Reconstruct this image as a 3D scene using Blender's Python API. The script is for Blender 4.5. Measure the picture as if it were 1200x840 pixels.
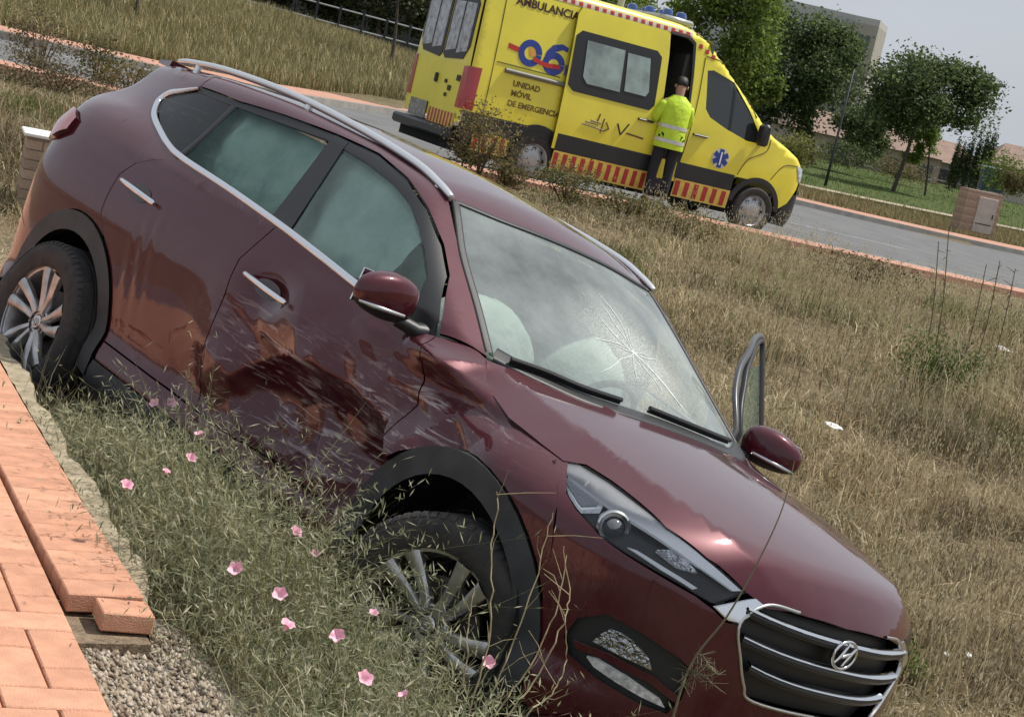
import bpy, bmesh, math, random
import numpy as np
from mathutils import Matrix, Vector, Euler
R=math.radians
rng=np.random.default_rng(7); random.seed(7)
for o in list(bpy.data.objects): bpy.data.objects.remove(o)
scene=bpy.context.scene; COL=scene.collection
# ---------------------------------------------------------------- camera
cd=bpy.data.cameras.new('camera'); cam=bpy.data.objects.new('camera',cd); COL.objects.link(cam)
cd.sensor_width=36; cd.lens=36*2112/1200; cd.clip_start=.05; cd.clip_end=2000
PITCH,ROLL=R(9.5),R(12.5)
fw=np.array([0,math.cos(PITCH),-math.sin(PITCH)]); rt=np.array([1.,0,0]); up=np.cross(rt,fw)
cx=rt*math.cos(ROLL)+up*math.sin(ROLL); cu=-rt*math.sin(ROLL)+up*math.cos(ROLL)
cx,cu=rt*math.cos(ROLL)+up*math.sin(ROLL), up*math.cos(ROLL)-rt*math.sin(ROLL)
m=Matrix.Identity(4)
for i in range(3): m[i][0]=cx[i]; m[i][1]=cu[i]; m[i][2]=-fw[i]
m[2][3]=1.6; cam.matrix_world=m; scene.camera=cam
# ---------------------------------------------------------------- world: thin broken cloud over a blue sky
SUN_EL,SUN_AZ=60.,20.          # azimuth counted from +x (right of the view) towards +y
wd=bpy.data.worlds.new('World'); scene.world=wd; wd.use_nodes=True
nt=wd.node_tree; nt.nodes.clear()
out=nt.nodes.new('ShaderNodeOutputWorld'); bg=nt.nodes.new('ShaderNodeBackground'); sky=nt.nodes.new('ShaderNodeTexSky')
sky.sky_type='NISHITA'; sky.sun_disc=False; sky.sun_elevation=R(SUN_EL); sky.sun_rotation=R(90-SUN_AZ)
sky.air_density=1.2; sky.dust_density=2.5; sky.altitude=100
tc=nt.nodes.new('ShaderNodeTexCoord'); mp=nt.nodes.new('ShaderNodeMapping'); mp.inputs['Scale'].default_value=(1.6,1.6,4.5)
nz=nt.nodes.new('ShaderNodeTexNoise'); nz.inputs['Scale'].default_value=1.7; nz.inputs['Detail'].default_value=7; nz.inputs['Roughness'].default_value=.55
rp=nt.nodes.new('ShaderNodeValToRGB'); rp.color_ramp.elements[0].position=.30; rp.color_ramp.elements[0].color=(.76,.76,.76,1); rp.color_ramp.elements[1].position=.62; rp.color_ramp.elements[1].color=(.95,.95,.95,1)
mx=nt.nodes.new('ShaderNodeMixRGB'); mx.inputs['Color2'].default_value=(7.2,7.7,8.5,1)
L=nt.links.new
L(tc.outputs['Generated'],mp.inputs['Vector']); L(mp.outputs['Vector'],nz.inputs['Vector']); L(nz.outputs['Fac'],rp.inputs['Fac'])
L(rp.outputs['Color'],mx.inputs['Fac']); L(sky.outputs['Color'],mx.inputs['Color1']); L(mx.outputs['Color'],bg.inputs['Color'])
bg.inputs['Strength'].default_value=.080; L(bg.outputs['Background'],out.inputs['Surface'])
# ---------------------------------------------------------------- sun behind thin cloud
sl=bpy.data.lights.new('sun','SUN'); so=bpy.data.objects.new('sun',sl); COL.objects.link(so)
sl.energy=4.7; sl.angle=R(2.0); sl.color=(1,.95,.87)
sv=Vector((math.cos(R(SUN_EL))*math.cos(R(SUN_AZ)),math.cos(R(SUN_EL))*math.sin(R(SUN_AZ)),math.sin(R(SUN_EL))))
so.rotation_euler=sv.to_track_quat('Z','Y').to_euler()
scene.view_settings.view_transform='Standard'; scene.view_settings.look='None'; scene.view_settings.exposure=0; scene.view_settings.gamma=1
scene.view_settings.use_curve_mapping=False
# ---------------------------------------------------------------- helpers
def link(o,parent=None):
    COL.objects.link(o)
    if parent is not None: o.parent=parent
    return o
def tag(o,label=None,cat=None,group=None,kind=None):
    for k,v in (('label',label),('category',cat),('group',group),('kind',kind)):
        if v: o[k]=v
    return o
def empty(name,mat=None,parent=None):
    o=bpy.data.objects.new(name,None); o.empty_display_size=.1; link(o,parent)
    if mat is not None: o.matrix_local=mat
    return o
def mesh(name,V,Fs,mat=None,parent=None,smooth=False,N=None):
    me=bpy.data.meshes.new(name); me.from_pydata([tuple(v) for v in V],[],[tuple(f) for f in Fs])
    if mat: me.materials.append(mat)
    if smooth: me.polygons.foreach_set('use_smooth',[True]*len(me.polygons))
    me.validate(); me.update()
    if N is not None and len(N)==len(me.vertices): me.normals_split_custom_set_from_vertices([tuple(n) for n in N])
    return link(bpy.data.objects.new(name,me),parent)
def fastmesh(name,V,T,mat,parent=None,col=None,smooth=False,N=None):
    """numpy triangles -> one mesh; col: (n,3) linear point colours"""
    me=bpy.data.meshes.new(name); V=np.ascontiguousarray(V,np.float32); T=np.ascontiguousarray(T,np.int32)
    me.vertices.add(len(V)); me.vertices.foreach_set('co',V.ravel())
    k=T.shape[1]; me.loops.add(T.size); me.loops.foreach_set('vertex_index',T.ravel())
    me.polygons.add(len(T)); me.polygons.foreach_set('loop_start',np.arange(0,T.size,k,dtype=np.int32))
    if smooth: me.polygons.foreach_set('use_smooth',np.ones(len(T),bool))
    if col is not None:
        a=me.attributes.new('col','FLOAT_COLOR','POINT'); a.data.foreach_set('color',np.c_[col,np.ones(len(col))].astype(np.float32).ravel())
    me.materials.append(mat); me.update()
    return link(bpy.data.objects.new(name,me),parent)
class MB:
    """collects simple shapes into one mesh"""
    def __init__(s): s.V=[];s.F=[]
    def add(s,V,Fs):
        b=len(s.V); s.V+= [tuple(v) for v in V]; s.F+=[tuple(i+b for i in f) for f in Fs]; return s
    def box(s,a,b,bev=0):
        x0,y0,z0=a;x1,y1,z1=b
        if bev<=0:
            return s.add([(x,y,z) for x in (x0,x1) for y in (y0,y1) for z in (z0,z1)],[(0,1,3,2),(4,6,7,5),(0,4,5,1),(2,3,7,6),(0,2,6,4),(1,5,7,3)])
        c=bev
        ring=lambda z,i:[(x0+i,y0+c+i*0,z),(x0+c,y0+i,z),(x1-c,y0+i,z),(x1-i,y0+c,z),(x1-i,y1-c,z),(x1-c,y1-i,z),(x0+c,y1-i,z),(x0+i,y1-c,z)]
        V=ring(z0,c)+ring(z0+c,0)+ring(z1-c,0)+ring(z1,c)
        Fs=[tuple(range(7,-1,-1)),tuple(range(24,32))]
        for r in range(3):
            for i in range(8): j=(i+1)%8; Fs.append((r*8+i,r*8+j,r*8+8+j,r*8+8+i))
        return s.add(V,Fs)
    def tube(s,pts,r,n=8,cap=True,flat=1.,upv=(0,0,1)):
        pts=np.asarray(pts,float); r=np.broadcast_to(np.asarray(r,float),(len(pts),)); V=[];Fs=[]
        for i,p in enumerate(pts):
            d=pts[min(i+1,len(pts)-1)]-pts[max(i-1,0)]; d=d/(np.linalg.norm(d)+1e-12)
            u=np.cross(d,upv); 
            if np.linalg.norm(u)<1e-3: u=np.cross(d,(1,0,0))
            u/=np.linalg.norm(u); w=np.cross(u,d)
            for k in range(n):
                a=2*math.pi*k/n; V.append(p+r[i]*(u*math.cos(a)+w*flat*math.sin(a)))
        for i in range(len(pts)-1):
            for k in range(n):
                l=(k+1)%n; Fs.append((i*n+k,i*n+l,i*n+n+l,i*n+n+k))
        if cap: Fs+= [tuple(range(n-1,-1,-1)),tuple(range((len(pts)-1)*n,len(pts)*n))]
        return s.add(V,Fs)
    def lathe(s,prof,n=32,axis='y',c=(0,0,0),closed=False):
        V=[];Fs=[];k=len(prof)
        for i in range(n):
            a=2*math.pi*i/n
            for (r,h) in prof:
                p=(r*math.cos(a),h,r*math.sin(a)) if axis=='y' else ((r*math.cos(a),r*math.sin(a),h) if axis=='z' else (h,r*math.cos(a),r*math.sin(a)))
                V.append((p[0]+c[0],p[1]+c[1],p[2]+c[2]))
        for i in range(n):
            j=(i+1)%n
            for q in range(k-1 if not closed else k):
                q2=(q+1)%k; Fs.append((i*k+q,i*k+q2,j*k+q2,j*k+q))
        return s.add(V,Fs)
    def prism(s,poly,d,f3):
        """extrude 2-D polygon; f3(a,b,h) -> xyz, h in {0,d}"""
        n=len(poly); V=[f3(a,b,0) for a,b in poly]+[f3(a,b,d) for a,b in poly]
        Fs=[tuple(range(n)),tuple(range(2*n-1,n-1,-1))]+[(i,i+n,(i+1)%n+n,(i+1)%n) for i in range(n)]
        return s.add(V,Fs)
    def build(s,name,mat=None,parent=None,smooth=False,auto=None):
        o=mesh(name,s.V,s.F,mat,parent,smooth or auto is not None)
        bm=bmesh.new(); bm.from_mesh(o.data); bmesh.ops.recalc_face_normals(bm,faces=bm.faces); bm.to_mesh(o.data); bm.free()
        if auto is not None: o.data.set_sharp_from_angle(angle=R(auto))
        return o
def copytree(o,parent=None):
    c=o.copy(); COL.objects.link(c); c.parent=parent
    for ch in list(o.children): copytree(ch,c)
    return c
# ---------------------------------------------------------------- numpy noise
def vnoise(x,y,seed=0):
    xi=np.floor(x).astype(np.int64);yi=np.floor(y).astype(np.int64);fx=x-xi;fy=y-yi
    fx=fx*fx*(3-2*fx);fy=fy*fy*(3-2*fy)
    def h(a,b):
        n=(a*374761393+b*668265263+seed*974711)&0x7fffffff; n=((n^(n>>13))*1274126177)&0x7fffffff; return ((n^(n>>16))&0xffff)/65535.
    return (h(xi,yi)*(1-fx)+h(xi+1,yi)*fx)*(1-fy)+(h(xi,yi+1)*(1-fx)+h(xi+1,yi+1)*fx)*fy
def fbm(x,y,oct=4,seed=0):
    s=0;a=.5
    for i in range(oct): s=s+a*vnoise(x*2**i,y*2**i,seed+i*17); a*=.5
    return s
def sstep(a,b,x): t=np.clip((x-a)/(b-a),0,1); return t*t*(3-2*t)
# ---------------------------------------------------------------- materials
MATS={}
def node(nt,t,**kw):
    n=nt.nodes.new(t)
    for k,v in kw.items():
        if k in n.inputs: n.inputs[k].default_value=v
        else: setattr(n,k,v)
    return n
def mat(name,col,rough=.5,metal=0.,var=.0,vscale=8.,bump=0.,bscale=60.,coat=0.,col2=None,spec=.5,detail=3,rvar=0.,trans=0.):
    if name in MATS: return MATS[name]
    m=bpy.data.materials.new(name); m.use_nodes=True; nt=m.node_tree; b=nt.nodes['Principled BSDF']
    b.inputs['Base Color'].default_value=(*col,1); b.inputs['Roughness'].default_value=rough; b.inputs['Metallic'].default_value=metal
    b.inputs['Coat Weight'].default_value=coat; b.inputs['Coat Roughness'].default_value=.04; b.inputs['Specular IOR Level'].default_value=spec
    b.inputs['Transmission Weight'].default_value=trans
    if var or bump or col2 or rvar: tc=node(nt,'ShaderNodeTexCoord')
    if var or col2 or rvar:
        nz=node(nt,'ShaderNodeTexNoise',Scale=vscale,Detail=detail,Roughness=.6); nt.links.new(tc.outputs['Object'],nz.inputs['Vector'])
        rp=node(nt,'ShaderNodeValToRGB'); c2=col2 or tuple(c*(1-var) for c in col); c1=col if col2 else tuple(min(1,c*(1+var)) for c in col)
        rp.color_ramp.elements[0].position=.35; rp.color_ramp.elements[1].position=.65
        rp.color_ramp.elements[0].color=(*c2,1); rp.color_ramp.elements[1].color=(*c1,1)
        nt.links.new(nz.outputs['Fac'],rp.inputs['Fac']); nt.links.new(rp.outputs['Color'],b.inputs['Base Color'])
        if rvar:
            mr=node(nt,'ShaderNodeMapRange'); mr.inputs['To Min'].default_value=max(0,rough-rvar); mr.inputs['To Max'].default_value=min(1,rough+rvar)
            nt.links.new(nz.outputs['Fac'],mr.inputs['Value']); nt.links.new(mr.outputs['Result'],b.inputs['Roughness'])
    if bump:
        n2=node(nt,'ShaderNodeTexNoise',Scale=bscale,Detail=2); bp=node(nt,'ShaderNodeBump',Strength=bump,Distance=.02)
        nt.links.new(tc.outputs['Object'],n2.inputs['Vector']); nt.links.new(n2.outputs['Fac'],bp.inputs['Height']); nt.links.new(bp.outputs['Normal'],b.inputs['Normal'])
    MATS[name]=m; return m
def foliage(name,rough=.6,translu=.35):
    m=bpy.data.materials.new(name); m.use_nodes=True; nt=m.node_tree; b=nt.nodes['Principled BSDF']; o=nt.nodes['Material Output']
    a=node(nt,'ShaderNodeAttribute',attribute_name='col'); nt.links.new(a.outputs['Color'],b.inputs['Base Color']); b.inputs['Roughness'].default_value=rough
    b.inputs['Specular IOR Level'].default_value=.25
    t=node(nt,'ShaderNodeBsdfTranslucent'); nt.links.new(a.outputs['Color'],t.inputs['Color'])
    ms=node(nt,'ShaderNodeMixShader',Fac=translu); nt.links.new(b.outputs[0],ms.inputs[1]); nt.links.new(t.outputs[0],ms.inputs[2]); nt.links.new(ms.outputs[0],o.inputs['Surface'])
    return m
def glassmat(name,tint,gl=1.45,rough=.0,dust_sheen=0.,dust_sheen_col=(.45,.47,.45)):
    m=bpy.data.materials.new(name); m.use_nodes=True; nt=m.node_tree; nt.nodes.clear(); o=node(nt,'ShaderNodeOutputMaterial')
    tr=node(nt,'ShaderNodeBsdfTransparent',Color=(*tint,1)); g=node(nt,'ShaderNodeBsdfGlossy',Roughness=rough); fr=node(nt,'ShaderNodeFresnel',IOR=gl)
    ms=node(nt,'ShaderNodeMixShader'); nt.links.new(fr.outputs[0],ms.inputs[0]); nt.links.new(tr.outputs[0],ms.inputs[1]); nt.links.new(g.outputs[0],ms.inputs[2])
    last=ms
    if dust_sheen:
        d=node(nt,'ShaderNodeBsdfDiffuse',Color=(*dust_sheen_col,1)); tc=node(nt,'ShaderNodeTexCoord'); nz=node(nt,'ShaderNodeTexNoise',Scale=3.,Detail=5,Roughness=.65)
        nt.links.new(tc.outputs['Object'],nz.inputs['Vector']); mr=node(nt,'ShaderNodeMapRange'); mr.inputs['From Min'].default_value=.0; mr.inputs['From Max'].default_value=1.; mr.inputs['To Max'].default_value=dust_sheen
        nt.links.new(nz.outputs['Fac'],mr.inputs['Value']); m2=node(nt,'ShaderNodeMixShader'); nt.links.new(mr.outputs[0],m2.inputs[0]); nt.links.new(ms.outputs[0],m2.inputs[1]); nt.links.new(d.outputs[0],m2.inputs[2]); last=m2
    nt.links.new(last.outputs[0],o.inputs['Surface']); MATS[name]=m; return m
black=mat('black_plastic',(.018,.019,.021),.45,bump=.05,bscale=200)
cladm=mat('grey_cladding',(.035,.038,.042),.62,var=.25,vscale=9,bump=.06,bscale=300)
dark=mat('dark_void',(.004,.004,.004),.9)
rubber=mat('tyre_rubber',(.020,.020,.021),.8,col2=(.045,.04,.035),vscale=14,bump=.15,bscale=90)
chrome=mat('chrome',(.82,.83,.85),.13,1.,rvar=.08,vscale=12)
satin=mat('satin_silver',(.62,.63,.64),.32,1.)
alloy=mat('alloy_silver',(.60,.60,.61),.36,.9,col2=(.40,.39,.38),vscale=18,rvar=.1)
concrete=mat('concrete',(.44,.37,.26),.9,col2=(.25,.21,.14),vscale=14,bump=.5,bscale=60)
# ================================================================ ground, ditch, road
RA=np.array([2.5,27.45,-.27]); RYAW=R(27.7); RP=R(1.9); rc,rs=math.cos(RYAW),math.sin(RYAW)
PA=np.array([-1.94,6.85]); PE=np.array([.4346,-.9006]); PN=np.array([.9006,.4346])   # pavement edge: origin, along, towards the ditch
def rf(x,y): dx=x-RA[0];dy=y-RA[1]; return dx*rc+dy*rs,-dx*rs+dy*rc
def zroad(xr):
    f=np.where(xr>12,12+8*np.tanh((xr-12)/8),xr); f=np.where(f<-14,-14+8*np.tanh((f+14)/8),f); return -.27-.0332*f
def rw(xr,yr,dz=0.):
    xr=np.asarray(xr,float);yr=np.asarray(yr,float)
    return np.stack(np.broadcast_arrays(RA[0]+xr*rc-yr*rs,RA[1]+xr*rs+yr*rc,zroad(xr)+dz),-1)
def farkerb(xr): return np.interp(xr,[-60,-9,-6.5,-4,0,4,9,80],[6,6,6.6,8.2,12.6,14.4,15,15.4])
def smx(a,b,k): h=np.clip(.5+.5*(a-b)/k,0,1); return b*(1-h)+a*h+k*h*(1-h)
def smoothterr(x,y):
    xr,yr=rf(x,y); zr=zroad(xr); s=(x-PA[0])*PN[0]+(y-PA[1])*PN[1]
    zd=np.where(s<.12,-.19,-.19-.265*(s-.12)); zd=np.maximum(zd,-3)
    zf=-.98+(zr+.03+.98)*sstep(-15.5,-3.0,yr)
    z=smx(zd,zf,.25)
    z=np.where(yr>-2.4,zr+.02,z)
    fk=farkerb(xr); road=(yr>-1.6)&(yr<fk+.2); z=np.where(road,zr-.10,z)
    hill=1.35*sstep(9,36,yr)*(1-sstep(2,20,xr)); z=np.where(yr>=fk+.2,zr+.07+hill,z)
    return z,xr,yr,s,fk
def terr(x,y):
    x=np.asarray(x,float);y=np.asarray(y,float); z,xr,yr,s,fk=smoothterr(x,y)
    n=(fbm(x*1.1+5,y*1.1,4,3)-.5)*.16+(fbm(x*6,y*6,2,9)-.5)*.04
    keep=np.where((yr>-2.7)&(yr<fk+2.6),0,1.)*sstep(-.05,.35,s)
    return z+n*keep
def axis(lo,a,b,hi,st,g=1.22):
    v=list(np.arange(a,b+1e-6,st)); d=st
    while v[-1]<hi: d*=g; v.append(v[-1]+d)
    d=st
    while v[0]>lo: d*=g; v.insert(0,v[0]-d)
    return np.array(v)
gx=axis(-320,-5,9,320,.11); gy=axis(-25,2.5,33,700,.13); X,Y=np.meshgrid(gx,gy); Z=terr(X,Y)
n=len(gx); idx=np.arange(X.size).reshape(X.shape); Q=np.stack([idx[:-1,:-1],idx[:-1,1:],idx[1:,1:],idx[1:,:-1]],-1).reshape(-1,4)
soil=bpy.data.materials.new('dry_soil'); soil.use_nodes=True; nt=soil.node_tree; b=nt.nodes['Principled BSDF']; b.inputs['Roughness'].default_value=.95; b.inputs['Specular IOR Level'].default_value=.1
a=node(nt,'ShaderNodeAttribute',attribute_name='col'); tc=node(nt,'ShaderNodeTexCoord'); nz=node(nt,'ShaderNodeTexNoise',Scale=9.,Detail=4,Roughness=.7); nt.links.new(tc.outputs['Object'],nz.inputs['Vector'])
mr=node(nt,'ShaderNodeMapRange'); mr.inputs['From Min'].default_value=.3; mr.inputs['From Max'].default_value=.7; mr.inputs['To Min'].default_value=.55; mr.inputs['To Max'].default_value=1.35; nt.links.new(nz.outputs['Fac'],mr.inputs['Value'])
mm=node(nt,'ShaderNodeVectorMath',operation='SCALE'); nt.links.new(a.outputs['Color'],mm.inputs[0]); nt.links.new(mr.outputs[0],mm.inputs['Scale']); nt.links.new(mm.outputs[0],b.inputs['Base Color'])
bp=node(nt,'ShaderNodeBump',Strength=.8,Distance=.05); nt.links.new(nz.outputs['Fac'],bp.inputs['Height']); nt.links.new(bp.outputs['Normal'],b.inputs['Normal'])
xr,yr=rf(X,Y); fk=farkerb(xr); base=np.array([.17,.135,.085]); cg=np.array([.07,.10,.03])
lawn=sstep(20,26,yr)*sstep(9,18,xr)*np.ones_like(X); patch=sstep(.52,.62,fbm(X*.5,Y*.5,3,21))
w=np.clip(.85*lawn+.35*patch,0,1)[...,None]; colr=base*(1-w)+cg*w
ground=fastmesh('ground',np.stack([X,Y,Z],-1).reshape(-1,3),Q,soil,None,colr.reshape(-1,3),True); tag(ground,'dry ground of the roadside ditch and field',None,None,'structure')
def ribbon(name,ylo,yhi,dz,xs,m,th=0.,kind='structure',label=None,parent=None):
    xs=np.asarray(xs,float); lo=ylo(xs) if callable(ylo) else np.full(len(xs),ylo); hi=yhi(xs) if callable(yhi) else np.full(len(xs),yhi)
    a,b=rw(xs,lo,dz),rw(xs,hi,dz); k=len(xs)
    V=np.r_[a,b]; Fs=[(i,i+1,k+i+1,k+i) for i in range(k-1)]
    if th:
        d=np.array([0,0,-th]); V=np.r_[V,a+d,b+d]
        Fs+=[(2*k+i,2*k+i+1,i+1,i) for i in range(k-1)]+[(k+i,k+i+1,3*k+i+1,3*k+i) for i in range(k-1)]
    o=mesh(name,V,Fs,m,parent); 
    if kind and parent is None: tag(o,label,None,None,kind)
    return o
asphalt=mat('asphalt',(.115,.118,.122),.88,col2=(.155,.155,.155),vscale=1.3,bump=.4,bscale=180,detail=4)
pinkpave=mat('pink_paving',(.50,.27,.19),.85,col2=(.40,.21,.15),vscale=5,bump=.3,bscale=60)
kerbm=mat('kerb_concrete',(.34,.32,.29),.88,col2=(.24,.23,.21),vscale=3,bump=.3,bscale=40)
whitep=mat('road_paint',(.55,.55,.53),.7,col2=(.26,.26,.26),vscale=6)
xs=np.r_[np.arange(-70,-10,3),np.arange(-10,15,.5),np.arange(15,90,3)]
ribbon('road',-1.5,lambda x:farkerb(x)+.05,0.,xs,asphalt,label='grey asphalt road behind the ditch')
sw=ribbon('roadside_pavement',-2.35,-1.52,.12,xs,pinkpave,.25,label='narrow pink paved strip along the near side of the road')
ribbon('kerb',-1.519,-1.40,.118,xs,kerbm,.2,label='concrete kerb on the near side of the road')
ribbon('kerb',lambda x:farkerb(x)-.02,lambda x:farkerb(x)+.14,.125,xs,kerbm,.2,label='concrete kerb on the far side of the road')
ribbon('far_pavement',lambda x:farkerb(x)+.141,lambda x:farkerb(x)+1.9,.13,xs,pinkpave,.2,label='pink paved pavement along the far side of the road')
for i,(x0,x1) in enumerate([(-16,-13),(-9,-6),(-2,1),(5,8),(12,15),(19,22),(26,29)]):
    ribbon('lane_marking',5.0,5.12,.005,np.linspace(x0,x1,6),whitep,label='faded white dash painted on the road')
ribbon('edge_line',-1.15,-1.05,.005,xs,whitep,label='worn white edge line along the near kerb')
ribbon('far_path',27.5,28.9,.14,np.arange(4,90,3),mat('pale_path',(.42,.34,.26),.9,col2=(.34,.28,.2),vscale=1.),label='pale dirt path across the lawn')
# grassy traffic island on the left of the road
isl=MB(); ang=np.linspace(0,2*math.pi,28,endpoint=False); 
pts=[rw(-6.4+1.5*math.cos(t),4.35+.42*math.sin(t)) for t in ang]; top=[p+np.array([0,0,.12]) for p in pts]; inn=[rw(-6.4+1.36*math.cos(t),4.35+.30*math.sin(t),.12) for t in ang]
k=28; isl.add(pts+top+inn,[(i,(i+1)%k,k+(i+1)%k,k+i) for i in range(k)]+[(k+i,k+(i+1)%k,2*k+(i+1)%k,2*k+i) for i in range(k)])
io=isl.build('traffic_island',kerbm); tag(io,'small kerbed traffic island with green grass at upper left','traffic island')
mesh('turf',[rw(-6.4+1.36*math.cos(t),4.35+.30*math.sin(t),.13) for t in ang],[tuple(range(k))],mat('turf',(.07,.11,.025),.9,col2=(.12,.13,.04),vscale=20,bump=.6,bscale=60),io)
# ---------------------------------------------------------------- near pavement with brick pavers
def pw(a,s,z=0.): return (PA[0]+PE[0]*a+PN[0]*s,PA[1]+PE[1]*a+PN[1]*s,z)
brickm=[mat('brick_paver_%d'%i,c,.85,var=.13,vscale=11,bump=.3,bscale=220) for i,c in enumerate([(.58,.300,.192),(.555,.278,.176),(.60,.318,.205),(.535,.268,.170)])]
sandm=mat('joint_sand',(.20,.15,.10),.95,var=.3,vscale=40,bump=.4,bscale=150)
pv=MB(); pv.prism([(-9.,-3.0),(-9.,-.002),(2.78,-.002),(2.80,-.218),(5.,-.218),(5.,-3.0)],-.20,lambda a,s,h:pw(a,s,-.043+h))
pave=pv.build('pavement',sandm); tag(pave,'brick paved pavement at the lower left',None,None,'structure')
ns=MB(); ns.prism([(-40,-12.),(-40,-3.12),(40,-3.12),(40,-12.)],-.1,lambda a,s,h:pw(a,s,-.12+h)); tag(ns.build('street',asphalt),'unseen asphalt street added to darken the reflections in the car side',None,None,'structure')  # unseen street added so the car flank reflects darker ground
nk=MB(); nk.prism([(-40,-3.12),(-40,-3.0),(40,-3.0),(40,-3.12)],-.2,lambda a,s,h:pw(a,s,.0+h)); tag(nk.build('kerb',kerbm),'concrete kerb between the brick pavement and the added unseen street',None,None,'structure')
bmesh_cache={}
def brickmesh(l,w,mi):
    key=(round(l,3),round(w,3),mi)
    if key not in bmesh_cache:
        mb=MB(); mb.box((-l/2,-w/2,-.05),(l/2,w/2,0),.0035)
        me=bpy.data.meshes.new('brick'); me.from_pydata(mb.V,[],mb.F); me.materials.append(brickm[mi]); me.update()
        bm=bmesh.new(); bm.from_mesh(me); bmesh.ops.recalc_face_normals(bm,faces=bm.faces); bm.to_mesh(me); bm.free(); bmesh_cache[key]=me
    return bmesh_cache[key]
eang=math.atan2(PE[1],PE[0])
def brick(a,s,l,w,z,along,tilt=(0,0)):
    o=bpy.data.objects.new('brick',brickmesh(l,w,random.randrange(4))); link(o,pave)
    o.location=pw(a,s,z); o.rotation_euler=(tilt[0]+random.uniform(-.004,.004),tilt[1]+random.uniform(-.004,.004),eang+(0 if along else math.pi/2)+random.uniform(-.008,.008))
BW=.1165
# raised border course, bricks square to the edge
na=int(3.9/BW)
for i in range(na):
    a=-1.05+i*BW
    if a>2.84: break
    lift=.006+.016*float(sstep(.9,2.8,a)); sh=.012*float(sstep(1.8,2.8,a))
    if a>2.66: brick(a,-.070+sh,.135,BW-.006,lift-.006,False,(0,.02))
    else: brick(a,-.106+sh,.198,BW-.006,lift,False,(0,-.02))
# herringbone field
W_=.118
for ia in range(-9,45):
    for js in range(0,12):
        d=(ia-js)%4
        a=ia*W_; s=-.214-js*W_-W_/2
        if a<-1.2 or a>4.4: continue
        if d==0: brick(a+W_,s,2*W_-.006,W_-.006,.0,True)
        elif d==3 and js<11: brick(a+W_/2,s-W_/2,2*W_-.006,W_-.006,.0,False)
        elif js==0 and d==2: brick(a+W_/2,s,W_-.006,W_-.006,.0,False)
# the paving that runs on beyond the picture, bricks joined
far_b=MB()
def fbx(a,s,l,w,z): far_b.add([pw(a+i*l/2,s+j*w/2,z-k*.05) for i in (-1,1) for j in (-1,1) for k in (0,1)],[(0,2,6,4),(0,4,5,1),(2,3,7,6),(0,1,3,2),(4,6,7,5)])
for ia in range(-75,45):
    for js in range(0,23):
        a=ia*W_; s=-.214-js*W_-W_/2; d=(ia-js)%4
        if a>=-1.2 and (js<12): continue
        if d==0: fbx(a+W_,s,2*W_-.006,W_-.006,0)
        elif d==3: fbx(a+W_/2,s-W_/2,W_-.006,2*W_-.006,0)
for i in range(68): fbx(-1.05-(i+1)*BW,-.106,BW-.006,.198,.006)
fb=far_b.build('brick_paving',brickm[0],pave); fb['kind']='stuff'
# weathered concrete edging between the bricks and the weeds
eb=MB(); segs=np.arange(-8.,2.75,.07); V=[];Fs=[]
for i,a in enumerate(segs):
    w0=.006; w1=.085+.012*math.sin(a*9)+rng.uniform(-.012,.012)-(.06 if a>2.2 else 0)*min(1,(a-2.2)*2); zt=-.006+rng.uniform(-.006,.006)-.03*max(0,a-1.9)
    V+=[pw(a,w0,zt),pw(a,w1-.012,zt+.004),pw(a,w1,zt-.03),pw(a,w1+.01,-.3)]
for i in range(len(segs)-1):
    for j in range(3): Fs.append((i*4+j,i*4+j+1,i*4+5+j,i*4+4+j))
eb.add(V,Fs); tag(eb.build('pavement_edging',concrete,None,auto=40),'weathered concrete edging between the bricks and the weeds','edging')
# gravel where the edging is broken
gr_n=5200; aa=rng.uniform(2.6,4.3,gr_n); ss=rng.uniform(-.22,.14,gr_n); keep=(ss>-.19)|(aa<2.8); aa,ss=aa[keep],ss[keep]
gp=np.array([pw(a,s) for a,s in zip(aa,ss)]); 
def gravelz(a,s): return -.055-.02*np.clip((s+.2)/.2,0,1)-.16*sstep(.05,.45,s)
gz=gravelz(aa,ss); octv=np.array([[1,0,0],[-1,0,0],[0,1,0],[0,-1,0],[0,0,1],[0,0,-1]],float); octf=np.array([[0,2,4],[2,1,4],[1,3,4],[3,0,4],[2,0,5],[1,2,5],[3,1,5],[0,3,5]])
sz=rng.uniform(.004,.011,(len(gp),1,1))*rng.uniform(.6,1.3,(len(gp),1,3)); jit=1+rng.uniform(-.3,.3,(len(gp),6,3))
GV=(octv[None]*sz*jit)+np.c_[gp[:,:2],gz][:,None]; gc=rng.choice([0,1,2],len(gp)); gcol=np.array([[.36,.29,.21],[.22,.17,.12],[.46,.40,.32]])[gc]*rng.uniform(.7,1.1,(len(gp),1))
gm=bpy.data.materials.new('gravel'); gm.use_nodes=True; at=node(gm.node_tree,'ShaderNodeAttribute',attribute_name='col'); gm.node_tree.links.new(at.outputs['Color'],gm.node_tree.nodes['Principled BSDF'].inputs['Base Color']); gm.node_tree.nodes['Principled BSDF'].inputs['Roughness'].default_value=.9
go=fastmesh('gravel',GV.reshape(-1,3),(octf[None]+6*np.arange(len(gp))[:,None,None]).reshape(-1,3),gm,None,np.repeat(gcol,6,0)); tag(go,'loose gravel where the pavement edge is broken',None,None,'stuff')
A_,S_=np.meshgrid(np.linspace(2.5,4.4,40),np.linspace(-.22,.5,18)); gb=np.array([pw(a,s,float(gravelz(a,s))-.004) for a,s in zip(A_.ravel(),S_.ravel())]); ii=np.arange(A_.size).reshape(A_.shape)
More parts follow.
